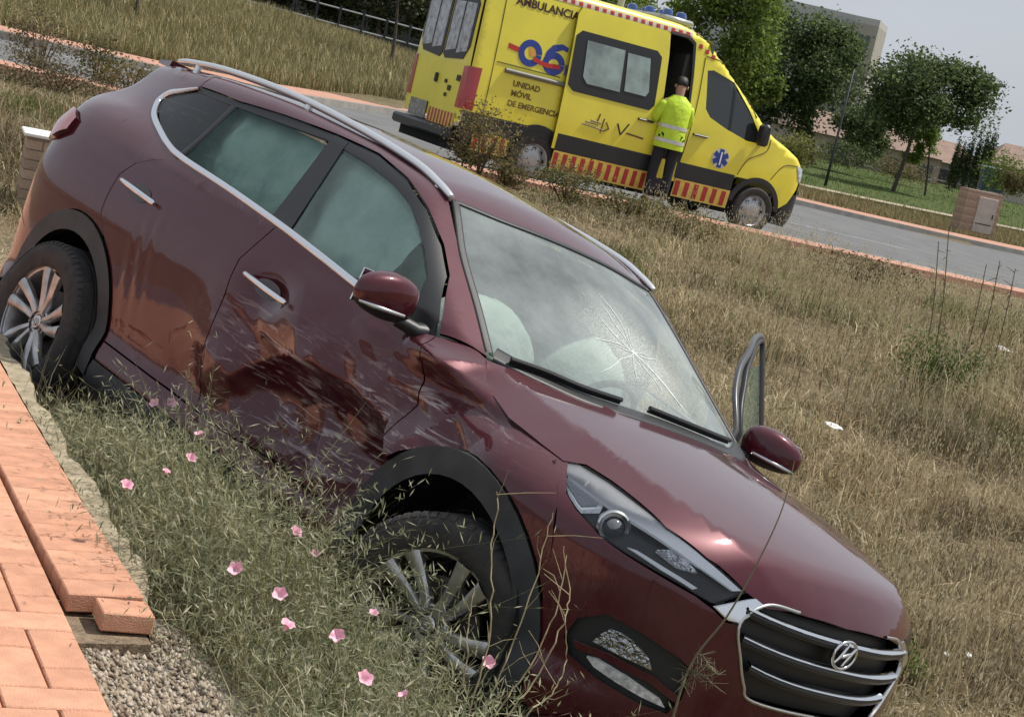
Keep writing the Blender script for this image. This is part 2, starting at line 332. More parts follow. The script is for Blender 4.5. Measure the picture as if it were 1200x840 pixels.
gbed=mesh('gravel_bed',gb,np.stack([ii[:-1,:-1],ii[:-1,1:],ii[1:,1:],ii[1:,:-1]],-1).reshape(-1,4).tolist(),mat('grit',(.30,.26,.21),.95,col2=(.18,.15,.12),vscale=60,bump=.6,bscale=120),None,True); tag(gbed,'gritty bed under the loose gravel',None,None,'structure')
# ================================================================ crashed car
CARM=Matrix(((0.6723,0.7071,0.2191,.439),(-0.7352,0.6723,0.0865,5.917),(-0.0861,-0.2192,0.9719,-.655),(0,0,0,1)))
car=empty('car',CARM); tag(car,'crashed dark red hatchback tilted nose down in the ditch with a crumpled side','car')
def pch(xs,ys):
    xs=np.array(xs,float);ys=np.array(ys,float);h=np.diff(xs);d=np.diff(ys)/h
    m=np.zeros(len(xs));m[0]=d[0];m[-1]=d[-1]
    for i in range(1,len(xs)-1):
        if d[i-1]*d[i]>0:
            w1=2*h[i]+h[i-1];w2=h[i]+2*h[i-1];m[i]=(w1+w2)/(w1/d[i-1]+w2/d[i])
    def f(x):
        x=np.clip(x,xs[0],xs[-1]);i=np.clip(np.searchsorted(xs,x)-1,0,len(h)-1)
        t=(x-xs[i])/h[i];t2=t*t;t3=t2*t
        return (2*t3-3*t2+1)*ys[i]+(t3-2*t2+t)*h[i]*m[i]+(3*t2-2*t3)*ys[i+1]+(t3-t2)*h[i]*m[i+1]
    return f
WZ=pch([.1,.2,.27,.36,.46,.55,.75,.9,1.0,1.1,1.2,1.35],[.72,.84,.885,.893,.874,.886,.912,.924,.910,.882,.845,.78])
XN=pch([.1,.2,.28,.36,.45,.6,.75,.85,.93,1.0,1.1],[.60,.76,.82,.855,.87,.87,.86,.845,.81,.76,.68])
ZC=pch([-3.6,-3.0,-2.5,-1.5,-.9,-.3,0,.3,.5,.65,.75,.83,.9],[1.30,1.33,1.31,1.25,1.20,1.145,1.115,1.075,1.04,1.005,.972,.93,.86])
ZR=pch([-3.6,-3.3,-3.0,-2.5,-2.0,-1.6,-1.2,-.9,-.5],[1.50,1.548,1.59,1.635,1.655,1.65,1.62,1.575,1.49])
YC=pch([-.6,-.3,.15,.45,.65,.75,.85],[2,.71,.65,.585,.48,.39,.2])
def smax(a,b,k):
    h=np.clip(.5+.5*(a-b)/k,0,1); return b*(1-h)+a*h+k*h*(1-h)
def smin(a,b,k): return -smax(-a,-b,k)
def F(P):
    x=P[...,0];y=np.abs(P[...,1]);z=P[...,2]
    w=WZ(z); xn=XN(z)
    Xf=np.maximum((x-.05)/(xn-.05),0);Xr=np.maximum((-2.62-x)/.96,0);Y=y/w
    d1=w*((Xf**2.4+Xr**6.0+Y**2.4+1e-12)**(1/2.4)-1)
    zh=ZC(x)-.055*(y/.7)**2-.36*np.maximum(y-YC(x),0)-.5*np.maximum(x-(.762-.22*y*y),0)
    d2=(z-zh)*.95
    L=smax(d1,d2,.09)
    wg=.872-.50*np.maximum(z-1.15,0)-.06*np.maximum(1.15-z,0)-.6*np.maximum(1.05-z,0)-.25*np.maximum(x+.95,0)**2-.14*np.maximum(-2.2-x,0)**2
    g1=(y-wg)*.9
    g2=(x-(-.13-1.84*(z-1.12)-.5*y*y))/2.15
    g3=z-(ZR(x)-.17*y*y)
    g4=-(x-(-3.33-.42*(1.55-z)+.15*y*y))*.9
    G=smax(smax(g1,g2,.05),smax(g3,g4,.03),.05)
    return smin(L,G,.04+.12*np.clip(-2.6-x,0,1))
def march(O,D,n=80,t0=0.,tmax=20.,step=.8):
    t=np.full(D.shape[:-1],t0)
    for i in range(n):
        d=F(O+D*t[...,None]); t=np.minimum(t+d*step,tmax)
    P=O+D*t[...,None]; return P,np.abs(F(P))<.004
def grad(P,e=.004):
    g=np.stack([F(P+np.eye(3)[i]*e)-F(P-np.eye(3)[i]*e) for i in range(3)],-1)
    return g/np.linalg.norm(g,axis=-1,keepdims=True)

def cmarch(O,D,n=70):
    t=np.zeros(len(O))
    for i in range(n):
        d=F(O+D*t[:,None]); t=np.minimum(t+d*.85,6.2)
        if i>10 and np.abs(d).max()<2e-4: break
    P=O+D*t[:,None]; bad=np.abs(F(P))>.004
    if bad.any():                      # rays that pass the silhouette settle on the nearest surface
        Q=P[bad]
        for i in range(60): Q=Q-grad(Q)*F(Q)[:,None]*.7
        P[bad]=Q
    return P
# paint with scrapes (attribute dmg) , dusty patches, and pale up-facing tint imitating sky reflection
paint=bpy.data.materials.new('burgundy_paint'); paint.use_nodes=True; nt=paint.node_tree; b=nt.nodes['Principled BSDF']
b.inputs['Metallic'].default_value=.2; b.inputs['Roughness'].default_value=.36; b.inputs['Specular IOR Level'].default_value=.12; b.inputs['Coat IOR'].default_value=1.5; b.inputs['Coat Weight'].default_value=1.; b.inputs['Coat Roughness'].default_value=.05
at=node(nt,'ShaderNodeAttribute',attribute_name='dmg'); tc=node(nt,'ShaderNodeTexCoord')
n1=node(nt,'ShaderNodeTexNoise',Scale=9.,Detail=5,Roughness=.7,Distortion=1.2); mp=node(nt,'ShaderNodeMapping'); mp.inputs['Scale'].default_value=(.55,.55,3.6); mp.inputs['Rotation'].default_value=(0,.35,0)
nt.links.new(tc.outputs['Object'],mp.inputs['Vector']); nt.links.new(mp.outputs[0],n1.inputs['Vector'])
r1=node(nt,'ShaderNodeMapRange'); r1.inputs['From Min'].default_value=.53; r1.inputs['From Max'].default_value=.63; nt.links.new(n1.outputs['Fac'],r1.inputs['Value'])
mu=node(nt,'ShaderNodeMath',operation='MULTIPLY',use_clamp=True); nt.links.new(r1.outputs[0],mu.inputs[0]); nt.links.new(at.outputs['Fac'],mu.inputs[1])
n2=node(nt,'ShaderNodeTexNoise',Scale=2.6,Detail=4,Roughness=.7); nt.links.new(tc.outputs['Object'],n2.inputs['Vector'])
r2=node(nt,'ShaderNodeMapRange'); r2.inputs['From Min'].default_value=.42; r2.inputs['From Max'].default_value=.8; r2.inputs['To Max'].default_value=.035; nt.links.new(n2.outputs['Fac'],r2.inputs['Value'])
c1=node(nt,'ShaderNodeMixRGB'); c1.inputs[1].default_value=(.066,.0034,.0105,1); c1.inputs[2].default_value=(.40,.34,.35,1)
ge=node(nt,'ShaderNodeNewGeometry'); sx_=node(nt,'ShaderNodeSeparateXYZ'); nt.links.new(ge.outputs['Normal'],sx_.inputs[0]); ru=node(nt,'ShaderNodeMapRange'); ru.inputs['From Min'].default_value=.45; ru.inputs['From Max'].default_value=1.; ru.inputs['To Max'].default_value=.08; nt.links.new(sx_.outputs['Z'],ru.inputs['Value'])
da=node(nt,'ShaderNodeMath',operation='ADD',use_clamp=True); nt.links.new(r2.outputs[0],da.inputs[0]); nt.links.new(ru.outputs[0],da.inputs[1]); nt.links.new(da.outputs[0],c1.inputs[0])
c2=node(nt,'ShaderNodeMixRGB'); c2.inputs[2].default_value=(.52,.46,.46,1); nt.links.new(mu.outputs[0],c2.inputs[0]); nt.links.new(c1.outputs[0],c2.inputs[1]); nt.links.new(c2.outputs[0],b.inputs['Base Color'])
r3=node(nt,'ShaderNodeMapRange'); r3.inputs['To Min'].default_value=1.; r3.inputs['To Max'].default_value=.1; nt.links.new(mu.outputs[0],r3.inputs['Value']); nt.links.new(r3.outputs[0],b.inputs['Coat Weight'])
r4=node(nt,'ShaderNodeMapRange'); r4.inputs['To Min'].default_value=.015; r4.inputs['To Max'].default_value=.07; nt.links.new(n2.outputs['Fac'],r4.inputs['Value']); nt.links.new(r4.outputs[0],b.inputs['Coat Roughness'])
sideglass=glassmat('tinted_side_glass',(.80,.96,.90),1.5,dust_sheen=.24,dust_sheen_col=(.36,.53,.48)); rearglass=glassmat('privacy_glass',(.07,.085,.08),1.5)  # teal film on side glass paints in brightness of the lit curtain airbags
clearglass=glassmat('clear_lens',(.92,.93,.94),1.45)
# windscreen: faint green glass with a dusty pale haze painting in sky reflection, and a crackled star break
wsg=glassmat('windscreen_glass',(.66,.76,.71),1.55,dust_sheen=.54,dust_sheen_col=(.54,.61,.61)); nt=wsg.node_tree
o_=[n for n in nt.nodes if n.type=='OUTPUT_MATERIAL'][0]; last=o_.inputs['Surface'].links[0].from_node
tc=node(nt,'ShaderNodeTexCoord'); vo=node(nt,'ShaderNodeTexVoronoi',feature='DISTANCE_TO_EDGE',Scale=70.); nt.links.new(tc.outputs['Object'],vo.inputs['Vector'])
lt=node(nt,'ShaderNodeMath',operation='LESS_THAN'); lt.inputs[1].default_value=.06; nt.links.new(vo.outputs['Distance'],lt.inputs[0])
ds=node(nt,'ShaderNodeVectorMath',operation='DISTANCE'); ds.inputs[1].default_value=(-.47,.02,1.31); nt.links.new(tc.outputs['Object'],ds.inputs[0])
md=node(nt,'ShaderNodeMapRange'); md.inputs['From Min'].default_value=.10; md.inputs['From Max'].default_value=.33; md.inputs['To Min'].default_value=.40; md.inputs['To Max'].default_value=0.; nt.links.new(ds.outputs['Value'],md.inputs['Value'])
mm=node(nt,'ShaderNodeMath',operation='MULTIPLY'); nt.links.new(lt.outputs[0],mm.inputs[0]); nt.links.new(md.outputs[0],mm.inputs[1])
ma=node(nt,'ShaderNodeMath',operation='MULTIPLY_ADD'); nt.links.new(md.outputs[0],ma.inputs[0]); ma.inputs[1].default_value=.55; nt.links.new(mm.outputs[0],ma.inputs[2])
df=node(nt,'ShaderNodeBsdfDiffuse',Color=(.62,.64,.60,1)); m3=node(nt,'ShaderNodeMixShader'); nt.links.new(ma.outputs[0],m3.inputs[0]); nt.links.new(last.outputs[0],m3.inputs[1]); nt.links.new(df.outputs[0],m3.inputs[2]); nt.links.new(m3.outputs[0],o_.inputs['Surface'])
# ---- dents on the right side (car frame): returns inward push and a wear mask
def ridge(x,z,sx,sz,seed): return 1-np.abs(2*fbm(x*sx,z*sz,3,seed)-1)*2
def g2(x,z,cx,cz,rx,rz,p=2): return np.exp(-(np.abs((x-cx)/rx)**p+np.abs((z-cz)/rz)**p))
def dent(P):
    x,z=P[:,0],P[:,2]
    m=np.clip(g2(x,z,-.88,.62,.55,.27)+.8*g2(x,z,-.32,.84,.30,.20)+.45*g2(x,z,-1.45,.60,.22,.22),0,1.1)
    rr_=((x+.86-.25*(z-.6))/.50)**2+((z-.60)/.215)**2; push=.155*np.clip(1.35*(1-rr_),0,1)**.8+.05*g2(x,z,-.52,.84,.16,.24)+.045*g2(x,z,-.18,.92,.26,.075)+.035*g2(x,z,-1.35,.93,.14,.07)
    wx=x+.10*(fbm(x*4,z*4,2,5)-.5); wz=z+.10*(fbm(x*4+9,z*4,2,6)-.5)
    tri=lambda q:2*np.abs(q-np.floor(q+.5))
    cr=0
    for th,lm,am,ph in ((.5,.50,.070,.1),(1.30,.34,.055,.4),(-.60,.27,.030,.7),(.9,.12,.006,.2)): cr=cr+am*(tri((wx*math.cos(th)+wz*math.sin(th))/lm+ph)-.45)
    push=push+m*cr
    fold=np.clip(1-np.abs(z-(1.055-.12*(x+.45)))/.055,0,1)*np.clip(1-np.abs(x+.40)/.20,0,1)**.5; push=push-.055*fold+.05*g2(x,z,-.28,.965,.22,.035)
    push=push+.0035*np.sin((x*1.0+z*.35)*70+3*fbm(x*5,z*3,2,4))*g2(x,z,-2.18,.72,.10,.16)      # ripples ahead of the rear arch
    wear=.75*np.clip(1.25*g2(x,z,-.92,.66,.50,.20,3)+1.0*g2(x,z,-.40,.80,.28,.15,3)+.6*g2(x,z,-1.30,.82,.18,.08)+.5*g2(x,z,-.15,.93,.22,.05),0,1)
    return push,wear
def uvframe(d):
    d=np.array(d,float); d/=np.linalg.norm(d); z=np.array([0,0,1.]) if abs(d[2])<.95 else np.array([1.,0,0]); t=z-(z@d)*d; t/=np.linalg.norm(t); return d,np.cross(d,t),t
def panel(name,poly,d,m,parent,res=.035,off=0.,thick=.014,dents=False,holes=(),zoff=None,wear=None):
    """cut a body panel: outline (3-D, car frame) projected along d on to the body surface"""
    d,s,t=uvframe(d); P3=np.array(poly,float); p2=[(p@s,p@t) for p in P3]
    def dens(q):
        o=[]
        for i in range(len(q)):
            a,b=np.array(q[i]),np.array(q[(i+1)%len(q)]); k=max(1,int(np.linalg.norm(b-a)/res+.5))
            o+=[tuple(a+(b-a)*j/k) for j in range(k)]
        return o
    p2=dens(p2); bm=bmesh.new(); vs=[bm.verts.new((a,b,0)) for a,b in p2]; es=[bm.edges.new((vs[i],vs[(i+1)%len(vs)])) for i in range(len(vs))]
    for h in holes:
        q=dens([(np.array(p,float)@s,np.array(p,float)@t) for p in h]); hv=[bm.verts.new((a,b,0)) for a,b in q]; es+=[bm.edges.new((hv[i],hv[(i+1)%len(hv)])) for i in range(len(hv))]
    bmesh.ops.triangle_fill(bm,edges=es,use_beauty=True,normal=(0,0,1))
    A=np.array(p2); 
    for k,(lo,hi) in enumerate(((A[:,0].min(),A[:,0].max()),(A[:,1].min(),A[:,1].max()))):
        no=(1,0,0) if k==0 else (0,1,0)
        for c in np.arange(math.ceil(lo/res)*res,hi,res):
            bmesh.ops.bisect_plane(bm,geom=bm.verts[:]+bm.edges[:]+bm.faces[:],dist=1e-6,plane_co=(c,0,0) if k==0 else (0,c,0),plane_no=no)
    bmesh.ops.remove_doubles(bm,verts=bm.verts,dist=1e-5); bm.verts.index_update()
    Vq=np.array([v.co[:2] for v in bm.verts]); O=Vq[:,:1]*s+Vq[:,1:]*t; c0=np.array([-1.8,0,.8]); O=O-d*((O-c0)@d)[:,None]-d*6
    P=cmarch(O,np.broadcast_to(d,O.shape)); N=grad(P); wm=np.zeros(len(P))
    Fs=[[v.index for v in f.verts] for f in bm.faces]
    be=[(e.verts[0].index,e.verts[1].index) for e in bm.edges if len(e.link_faces)==1]; bm.free()
    P=P+N*off
    if zoff is not None: P=P+N*zoff(P)[:,None]
    if dents: ps,wm=dent(P); P=P+np.array([0,1.,0])*ps[:,None]; N0=N; 
    if wear is not None: wm=np.maximum(wm,wear(P))
    # orient
    f0=Fs[0]; nn=np.cross(P[f0[1]]-P[f0[0]],P[f0[2]]-P[f0[0]]); flip=np.mean([np.dot(np.cross(P[f[1]]-P[f[0]],P[f[2]]-P[f[0]]),N[f[0]]) for f in Fs[:60]])<0
    if flip: Fs=[f[::-1] for f in Fs]
    V=[*P]; NN=[*N]; n0=len(P); rim={}
    for a,b_ in be:
        for q in (a,b_):
            if q not in rim: rim[q]=len(V); V.append(P[q]); NN.append(N[q]); V.append(P[q]-N[q]*thick); NN.append(N[q])
    if thick>0:
        for a,b_ in be: Fs.append([rim[a],rim[b_],rim[b_]+1,rim[a]+1])
    o=mesh(name,V,Fs,m,parent,True,None if dents else NN)
    if wm.max()>0:
        at=o.data.attributes.new('dmg','FLOAT','POINT'); w=np.zeros(len(V)); w[:n0]=wm; at.data.foreach_set('value',w.astype(np.float32))
    return o
def onbody(pts,d,off=0.):
    d,s,t=uvframe(d); P=np.array(pts,float); O=P-d*3.0; Q=cmarch(O,np.broadcast_to(d,O.shape)); return Q+grad(Q)*off
def spline(pts,n=6):
    P=np.array(pts,float); o=[]
    for i in range(len(P)-1):
        p0,p1,p2,p3=P[max(i-1,0)],P[i],P[i+1],P[min(i+2,len(P)-1)]
        for k in range(n):
            u=k/n; o.append(.5*((2*p1)+(-p0+p2)*u+(2*p0-5*p1+4*p2-p3)*u*u+(-p0+3*p1-3*p2+p3)*u**3))
    o.append(P[-1]); return np.array(o)
def strip(name,pts,d,w,th,m,parent,off=0.,n=6,ends=None):
    """moulding of width w and height th lying on the body along a curve"""
    C0=onbody(spline(pts,n),d,0); N=grad(C0); V=[];Fs=[]
    for i in range(len(C0)):
        tg=C0[min(i+1,len(C0)-1)]-C0[max(i-1,0)]; tg/=np.linalg.norm(tg); sd=np.cross(N[i],tg); sd/=np.linalg.norm(sd)
        ww=w*(ends(i/(len(C0)-1)) if ends else 1); c=C0[i]+N[i]*off
        for a,h in ((-1,-.006),(-.96,th*.7),(-.55,th),(.55,th),(.96,th*.7),(1,-.006)): V.append(c+sd*a*ww/2+N[i]*h)
    for i in range(len(C0)-1):
        for j in range(5): Fs.append((i*6+j,i*6+j+1,i*6+7+j,i*6+6+j))
    o=mesh(name,V,Fs,m,parent,True); bm=bmesh.new(); bm.from_mesh(o.data); bmesh.ops.recalc_face_normals(bm,faces=bm.faces); bm.to_mesh(o.data); bm.free(); return o
def xz(L): return [(x,-.9,z) for x,z in L]
def arc(cx_,cz_,r,a0,a1,n=18): return [(cx_+r*math.cos(R(a)),cz_+r*math.sin(R(a))) for a in np.linspace(a0,a1,n)]
SD=(0,1,0); FA=(-.03,.37); RAx=(-2.70,.36)
def mirror(o,parent=None):
    c=o.copy(); COL.objects.link(c); c.scale=(1,-1,1); c.parent=parent or o.parent
    return c
gapF=[(-.525,1.098),(-.49,1.04),(-.46,.95),(-.448,.83),(-.452,.73),(-.46,.62),(-.47,.50),(-.48,.425)]
gapD=[(-1.50,.425),(-1.535,.52),(-1.56,.64),(-1.57,.86),(-1.59,.99),(-1.545,1.10),(-1.52,1.160)]
belt=[(-1.52,1.162),(-1.25,1.143),(-1.03,1.122),(-.80,1.102),(-.62,1.078)]
sh=lambda L,dx,dz=0:[(x+dx,z+dz) for x,z in L]
fender_p=sh(gapF[:7],.003)+arc(*FA,.482,193,18)[1:]+[(.405,.60),(.36,.76),(.30,.905),(.20,.968),(.195,.985)]+[(.09,.993),(-.06,1.010),(-.265,1.050),(-.36,1.103),(-.41,1.117),(-.47,1.112)]
fdoor_p=sh(gapF,-.003)+sh(gapD,.003)+belt
rdoor_p=sh(gapD,-.003)+[(-1.9,1.182),(-2.32,1.198),(-2.45,1.150),(-2.555,1.10),(-2.60,1.03),(-2.578,.86)]+[p for p in arc(*RAx,.462,62,-2,10)]+[(-2.24,.425)]
quarter_p=[(-2.33,1.192),(-2.465,1.148),(-2.565,1.10),(-2.61,1.03),(-2.588,.86)]+arc(*RAx,.462,66,176,16)+[(-3.18,.62),(-3.46,.74),(-3.52,.80),(-3.50,1.0),(-3.46,1.10),(-3.42,1.16),(-3.36,1.30),(-3.31,1.46),(-3.29,1.515),(-3.1,1.545),(-2.9,1.565),(-2.72,1.575),(-2.70,1.492),(-2.80,1.452),(-2.90,1.42),(-2.93,1.365),(-2.885,1.325),(-2.80,1.288),(-2.66,1.252),(-2.48,1.213)]
frame_p=[(-2.71,1.575),(-2.69,1.492),(-2.35,1.507),(-2.04,1.537),(-1.70,1.557),(-1.43,1.559),(-1.19,1.524),(-1.0,1.460),(-.835,1.372),(-.706,1.29),(-.56,1.165),(-.52,1.112),(-.42,1.122),(-.375,1.114),(-.57,1.232),(-.784,1.360),(-1.05,1.520),(-1.2,1.562),(-1.43,1.588),(-1.7,1.602),(-2.04,1.608),(-2.35,1.600)]
sidev={'front_fender':fender_p,'rear_door':rdoor_p}
fender=panel('front_fender',onbody(xz(fender_p),SD),(0,.9,-.43),paint,car,.012,dents=True); fender['label']='crumpled dark red front fender'
fdoor=panel('front_door',xz(fdoor_p),SD,paint,car,.012,dents=True); fdoor['label']='caved-in and scraped dark red front door'
rdoor=panel('rear_door',xz(rdoor_p),SD,paint,car,.026,dents=True)
quarter=panel('rear_quarter_panel',xz(quarter_p),SD,paint,car,.04); mirror(quarter)
fL=panel('front_fender',onbody(xz(fender_p),SD),(0,.9,-.43),paint,car,.05); fL.scale=(1,-1,1)
rL=panel('rear_door',xz(rdoor_p),SD,paint,car,.06); rL.scale=(1,-1,1)
FR=(0,.75,-.66)
sfr=panel('roof_side_frame',[p for p in onbody(xz(frame_p),SD)],FR,paint,car,.03); mirror(sfr)
# rocker and cladding
rock_p=[(-.49,.417),(-2.23,.417),(-2.235,.385),(-2.2,.33),(-.5,.33),(-.46,.38)]
rock=panel('rocker_panel',xz([(-.485,.418),(-2.235,.418),(-2.225,.345),(-.50,.345)]),SD,paint,car,.03,dents=True)
sill=panel('sill_cladding',xz([(-.50,.340),(-2.23,.340),(-2.30,.20),(-.42,.20)]),SD,cladm,car,.05,off=.004); mirror(sill)
rl=panel('rocker_panel',xz([(-.485,.418),(-2.235,.418),(-2.225,.345),(-.50,.345)]),SD,paint,car,.06); rl.scale=(1,-1,1)
def archclad(c,r0,r1,a0,a1):
    o=[(c[0]+r1*math.cos(R(a)),c[1]+r1*math.sin(R(a))) for a in np.linspace(a0,a1,26)]; i=[(c[0]+r0*math.cos(R(a)),c[1]+r0*math.sin(R(a))) for a in np.linspace(a1,a0,26)]
    q=panel('wheel_arch_cladding',xz(o+i),SD,cladm,car,.03,off=.010,thick=.05); mirror(q)
archclad(FA,.388,.476,-8,196); archclad(RAx,.372,.456,-12,190)
# hood, roof, windscreen
hoodR=[(-.356,-.738),(-.262,-.786),(-.064,-.822),(.094,-.811),(.196,-.797),(.240,-.745),(.337,-.715),(.555,-.662),(.672,-.577),(.762,-.455),(.797,-.377),(.825,-.20)]
hz=lambda L:[(x,y,1.0) for x,y in L]
base=[(-.250,-.562),(-.150,-.37),(-.118,-.15)]
hd=(-.42,0,-.9)
def tilt3(L): return onbody([(x,y,1.0) for x,y in L],(0,0,-1))
hp=hoodR+[(.834,0)]+[(x,-y) for x,y in hoodR[::-1]]+[(x,-y) for x,y in base]+[(-.110,0)]+base[::-1]
hood=panel('hood',tilt3(hp),hd,paint,car,.03,zoff=lambda P:.004*np.exp(-((np.abs(P[:,1])-.30-.12*(.3-P[:,0]))/.03)**2)*sstep(.72,.5,P[:,0]))
roofR=[(-1.055,-.570),(-1.25,-.575),(-1.6,-.572),(-2.1,-.565),(-2.6,-.552),(-3.0,-.535),(-3.27,-.515),(-3.325,-.40)]
rp_=roofR+[(-3.34,0)]+[(x,-y) for x,y in roofR[::-1]]+[(-1.02,.54),(-.945,.35),(-.905,0),(-.945,-.35),(-1.02,-.54)]
roof=panel('roof',[(x,y,1.6) for x,y in rp_],(0,0,-1),paint,car,.06,off=-.001)
wsR=[(-1.035,-.560,1.513),(-.92,-.598,1.44),(-.784,-.638,1.355),(-.571,-.672,1.227),(-.395,-.705,1.109)]
wt=[(-.955,-.349,1.516),(-.915,0,1.531)]; wb=[(-.262,-.556,1.100),(-.165,-.365,1.105),(-.13,0,1.12)]
mm_=lambda L:[(x,-y,z) for x,y,z in L]
wsp=wsR+wb+mm_(wb[:2][::-1])+mm_(wsR[::-1])+mm_(wt[:1])+[wt[1]]+wt[:1]
ws=panel('windscreen',wsp,(-.47,0,-.88),wsg,car,.05,off=-.004,thick=.004); ws['label']='dusty cracked windscreen with a painted-in pale sky sheen'
crk=mat('crack_white',(.75,.78,.77),.5)
for k in range(13):
    a=2*math.pi*k/13+random.uniform(-.2,.2); L_=random.uniform(.10,.34); p=np.array([-.47,.02]); P=[p.copy()]
    for j in range(5): a+=random.uniform(-.35,.35); p=p+np.array([math.sin(a)*L_/5*.75,math.cos(a)*L_/5]); P.append(p.copy())
    P=[(x,y,1.12+(-.13-.5*y*y-x)/1.84) for x,y in P if abs(y)<.5]; mb=MB(); mb.tube(onbody(P,(-.47,0,-.88),-.002),[.0013]*(len(P)-1)+[.0006],4); mb.build('crack',crk,ws)
strip('windscreen_seal',[wsR[0],wt[0],wt[1],mm_(wt[:1])[0],mm_(wsR[:1])[0]],(-.3,0,-.95),.022,.003,black,car)
for sg in (1,-1):
    q=strip('windscreen_seal',wsR,(-.47,.2,-.86),.030,.003,black,car)
    if sg<0: q.scale=(1,-1,1)
cowl=strip('cowl_panel',[(-.39,-.69,1.1),(-.275,-.555,1.1),(-.172,-.37,1.1),(-.14,0,1.1),(-.172,.37,1.1),(-.275,.555,1.1),(-.39,.69,1.1)],(-.3,0,-.95),.075,.004,black,car)
def wiper(pts,name='wiper'):
    P=onbody(pts,(-.47,0,-.88),.022); mb=MB(); mb.tube(spline(P,5),[.009]*(len(pts)*5-4),6); bl=onbody(pts,(-.47,0,-.88),.008); mb.tube(spline(bl,5),.005,5); mb.build(name,black,car,auto=40)
wiper([(-.34,-.66,1.11),(-.285,-.545,1.12),(-.215,-.42,1.13),(-.18,-.26,1.14)]); wiper([(-.19,-.12,1.12),(-.175,.06,1.13),(-.2,.30,1.14),(-.24,.44,1.15)])
# side glass
gF=[(-1.605,-.69,1.520),(-1.432,-.69,1.512),(-1.230,-.70,1.487),(-1.080,-.716,1.452),(-.958,-.734,1.400),(-.840,-.757,1.335),(-.734,-.783,1.264),(-.690,-.82,1.205),(-.70,-.85,1.105),(-1.448,-.854,1.172)]
gR=[(-2.335,-.698,1.486),(-1.725,-.681,1.524),(-1.60,-.849,1.180),(-2.331,-.833,1.212)]
gQ=[(-2.37,-.69,1.482),(-2.69,-.673,1.468),(-2.80,-.68,1.430),(-2.885,-.69,1.395),(-2.895,-.70,1.362),(-2.85,-.72,1.330),(-2.662,-.784,1.273),(-2.481,-.823,1.236),(-2.37,-.83,1.217)]
glF=panel('window_glass',gF,SD,sideglass,fdoor,.05,off=-.010,thick=.004); glR=panel('window_glass',gR,SD,sideglass,rdoor,.05,off=-.010,thick=.004); glQ=panel('quarter_glass',gQ,SD,rearglass,car,.05,off=-.008,thick=.004)
mirror(glR,rL); mirror(glQ)
Bp=[(-1.61,-.69,1.548),(-1.71,-.68,1.552),(-1.595,-.85,1.172),(-1.452,-.85,1.165)]
bp_=panel('pillar_trim',Bp,SD,black,car,.04,off=-.004,thick=.01); mirror(bp_)
gtop=[(-2.69,1.490),(-2.35,1.505),(-2.04,1.535),(-1.70,1.554),(-1.43,1.556),(-1.19,1.520),(-1.0,1.456),(-.835,1.368),(-.706,1.286),(-.57,1.165),(-.535,1.10)]
gin=[(-.70,1.10),(-.690,1.205),(-.734,1.262),(-.840,1.333),(-.958,1.398),(-1.080,1.450),(-1.230,1.485),(-1.432,1.510),(-1.60,1.518),(-1.725,1.522),(-2.335,1.484),(-2.37,1.480),(-2.69,1.466)]
fr_=panel('window_frame',xz(gtop+gin),SD,black,car,.03,off=-.006,thick=.012); mirror(fr_)
sl_=strip('window_divider',[(-2.352,-.69,1.48),(-2.345,-.76,1.35),(-2.350,-.83,1.215)],SD,.028,.002,black,car); mirror(sl_)
chp=[(-.60,1.078),(-.80,1.106),(-1.03,1.128),(-1.25,1.149),(-1.49,1.168),(-1.91,1.192),(-2.32,1.208),(-2.48,1.226),(-2.66,1.264),(-2.80,1.300),(-2.875,1.335),(-2.908,1.368),(-2.885,1.408),(-2.80,1.440),(-2.69,1.480)]
cm=strip('chrome_belt_moulding',xz(chp),SD,.026,.008,chrome,car,ends=lambda u:min(1,.2+6*(1-u),.3+10*u)); mirror(cm)
# roof rails
rk=[(-1.03,-.588,1.528),(-1.12,-.590,1.553),(-1.3,-.592,1.586),(-1.7,-.590,1.613),(-2.2,-.580,1.621),(-2.7,-.566,1.599),(-3.0,-.555,1.566),(-3.12,-.55,1.545)]
mb=MB(); sp=spline(rk,6); mb.tube(sp,[.013+.008*math.sin(math.pi*i/(len(sp)-1))**.4 for i in range(len(sp))],10,flat=.75)
for x in (-1.12,-2.05,-2.95):
    y=-.588 if x>-1.5 else (-.583 if x>-2.5 else -.556); zt=float(np.interp(-x,[-q[0] for q in rk],[q[2] for q in rk])); mb.tube([(x,y,zt-.06),(x,y,zt-.004)],.016,8)
rr_=mb.build('roof_rail',mat('rail_silver',(.80,.81,.82),.28,.85),car,auto=50); mirror(rr_)
# bumper with fog recess
BD=(-.82,.57,0)
hl=[(.196,-.848,.962),(.212,-.775,.990),(.345,-.728,.978),(.562,-.655,.942),(.680,-.567,.905),(.768,-.455,.862),(.752,-.540,.798),(.715,-.604,.806),(.639,-.702,.818),(.559,-.775,.829),(.490,-.821,.841),(.388,-.864,.878),(.298,-.872,.922)]
fogp=[(.500,-.800,.520),(.513,-.795,.590),(.567,-.755,.640),(.647,-.690,.637),(.743,-.575,.612),(.768,-.53,.590),(.772,-.52,.50),(.757,-.535,.445),(.70,-.60,.440),(.60,-.71,.455),(.53,-.78,.48)]
bum=[(.87,0,.565),(.843,-.300,.562),(.830,-.356,.600),(.814,-.404,.668),(.787,-.458,.764),(.775,-.496,.760),(.750,-.545,.780)]+[(x,y,z-.010) for x,y,z in hl[7:]]+[(.302,-.880,.905),(.36,-.87,.76),(.408,-.85,.60),(.44,-.84,.45),(.47,-.82,.30),(.55,-.74,.24),(.70,-.50,.215),(.76,0,.205)]
bmp=panel('front_bumper',bum,BD,paint,car,.03,thick=.03,holes=[fogp]); mirror(bmp)
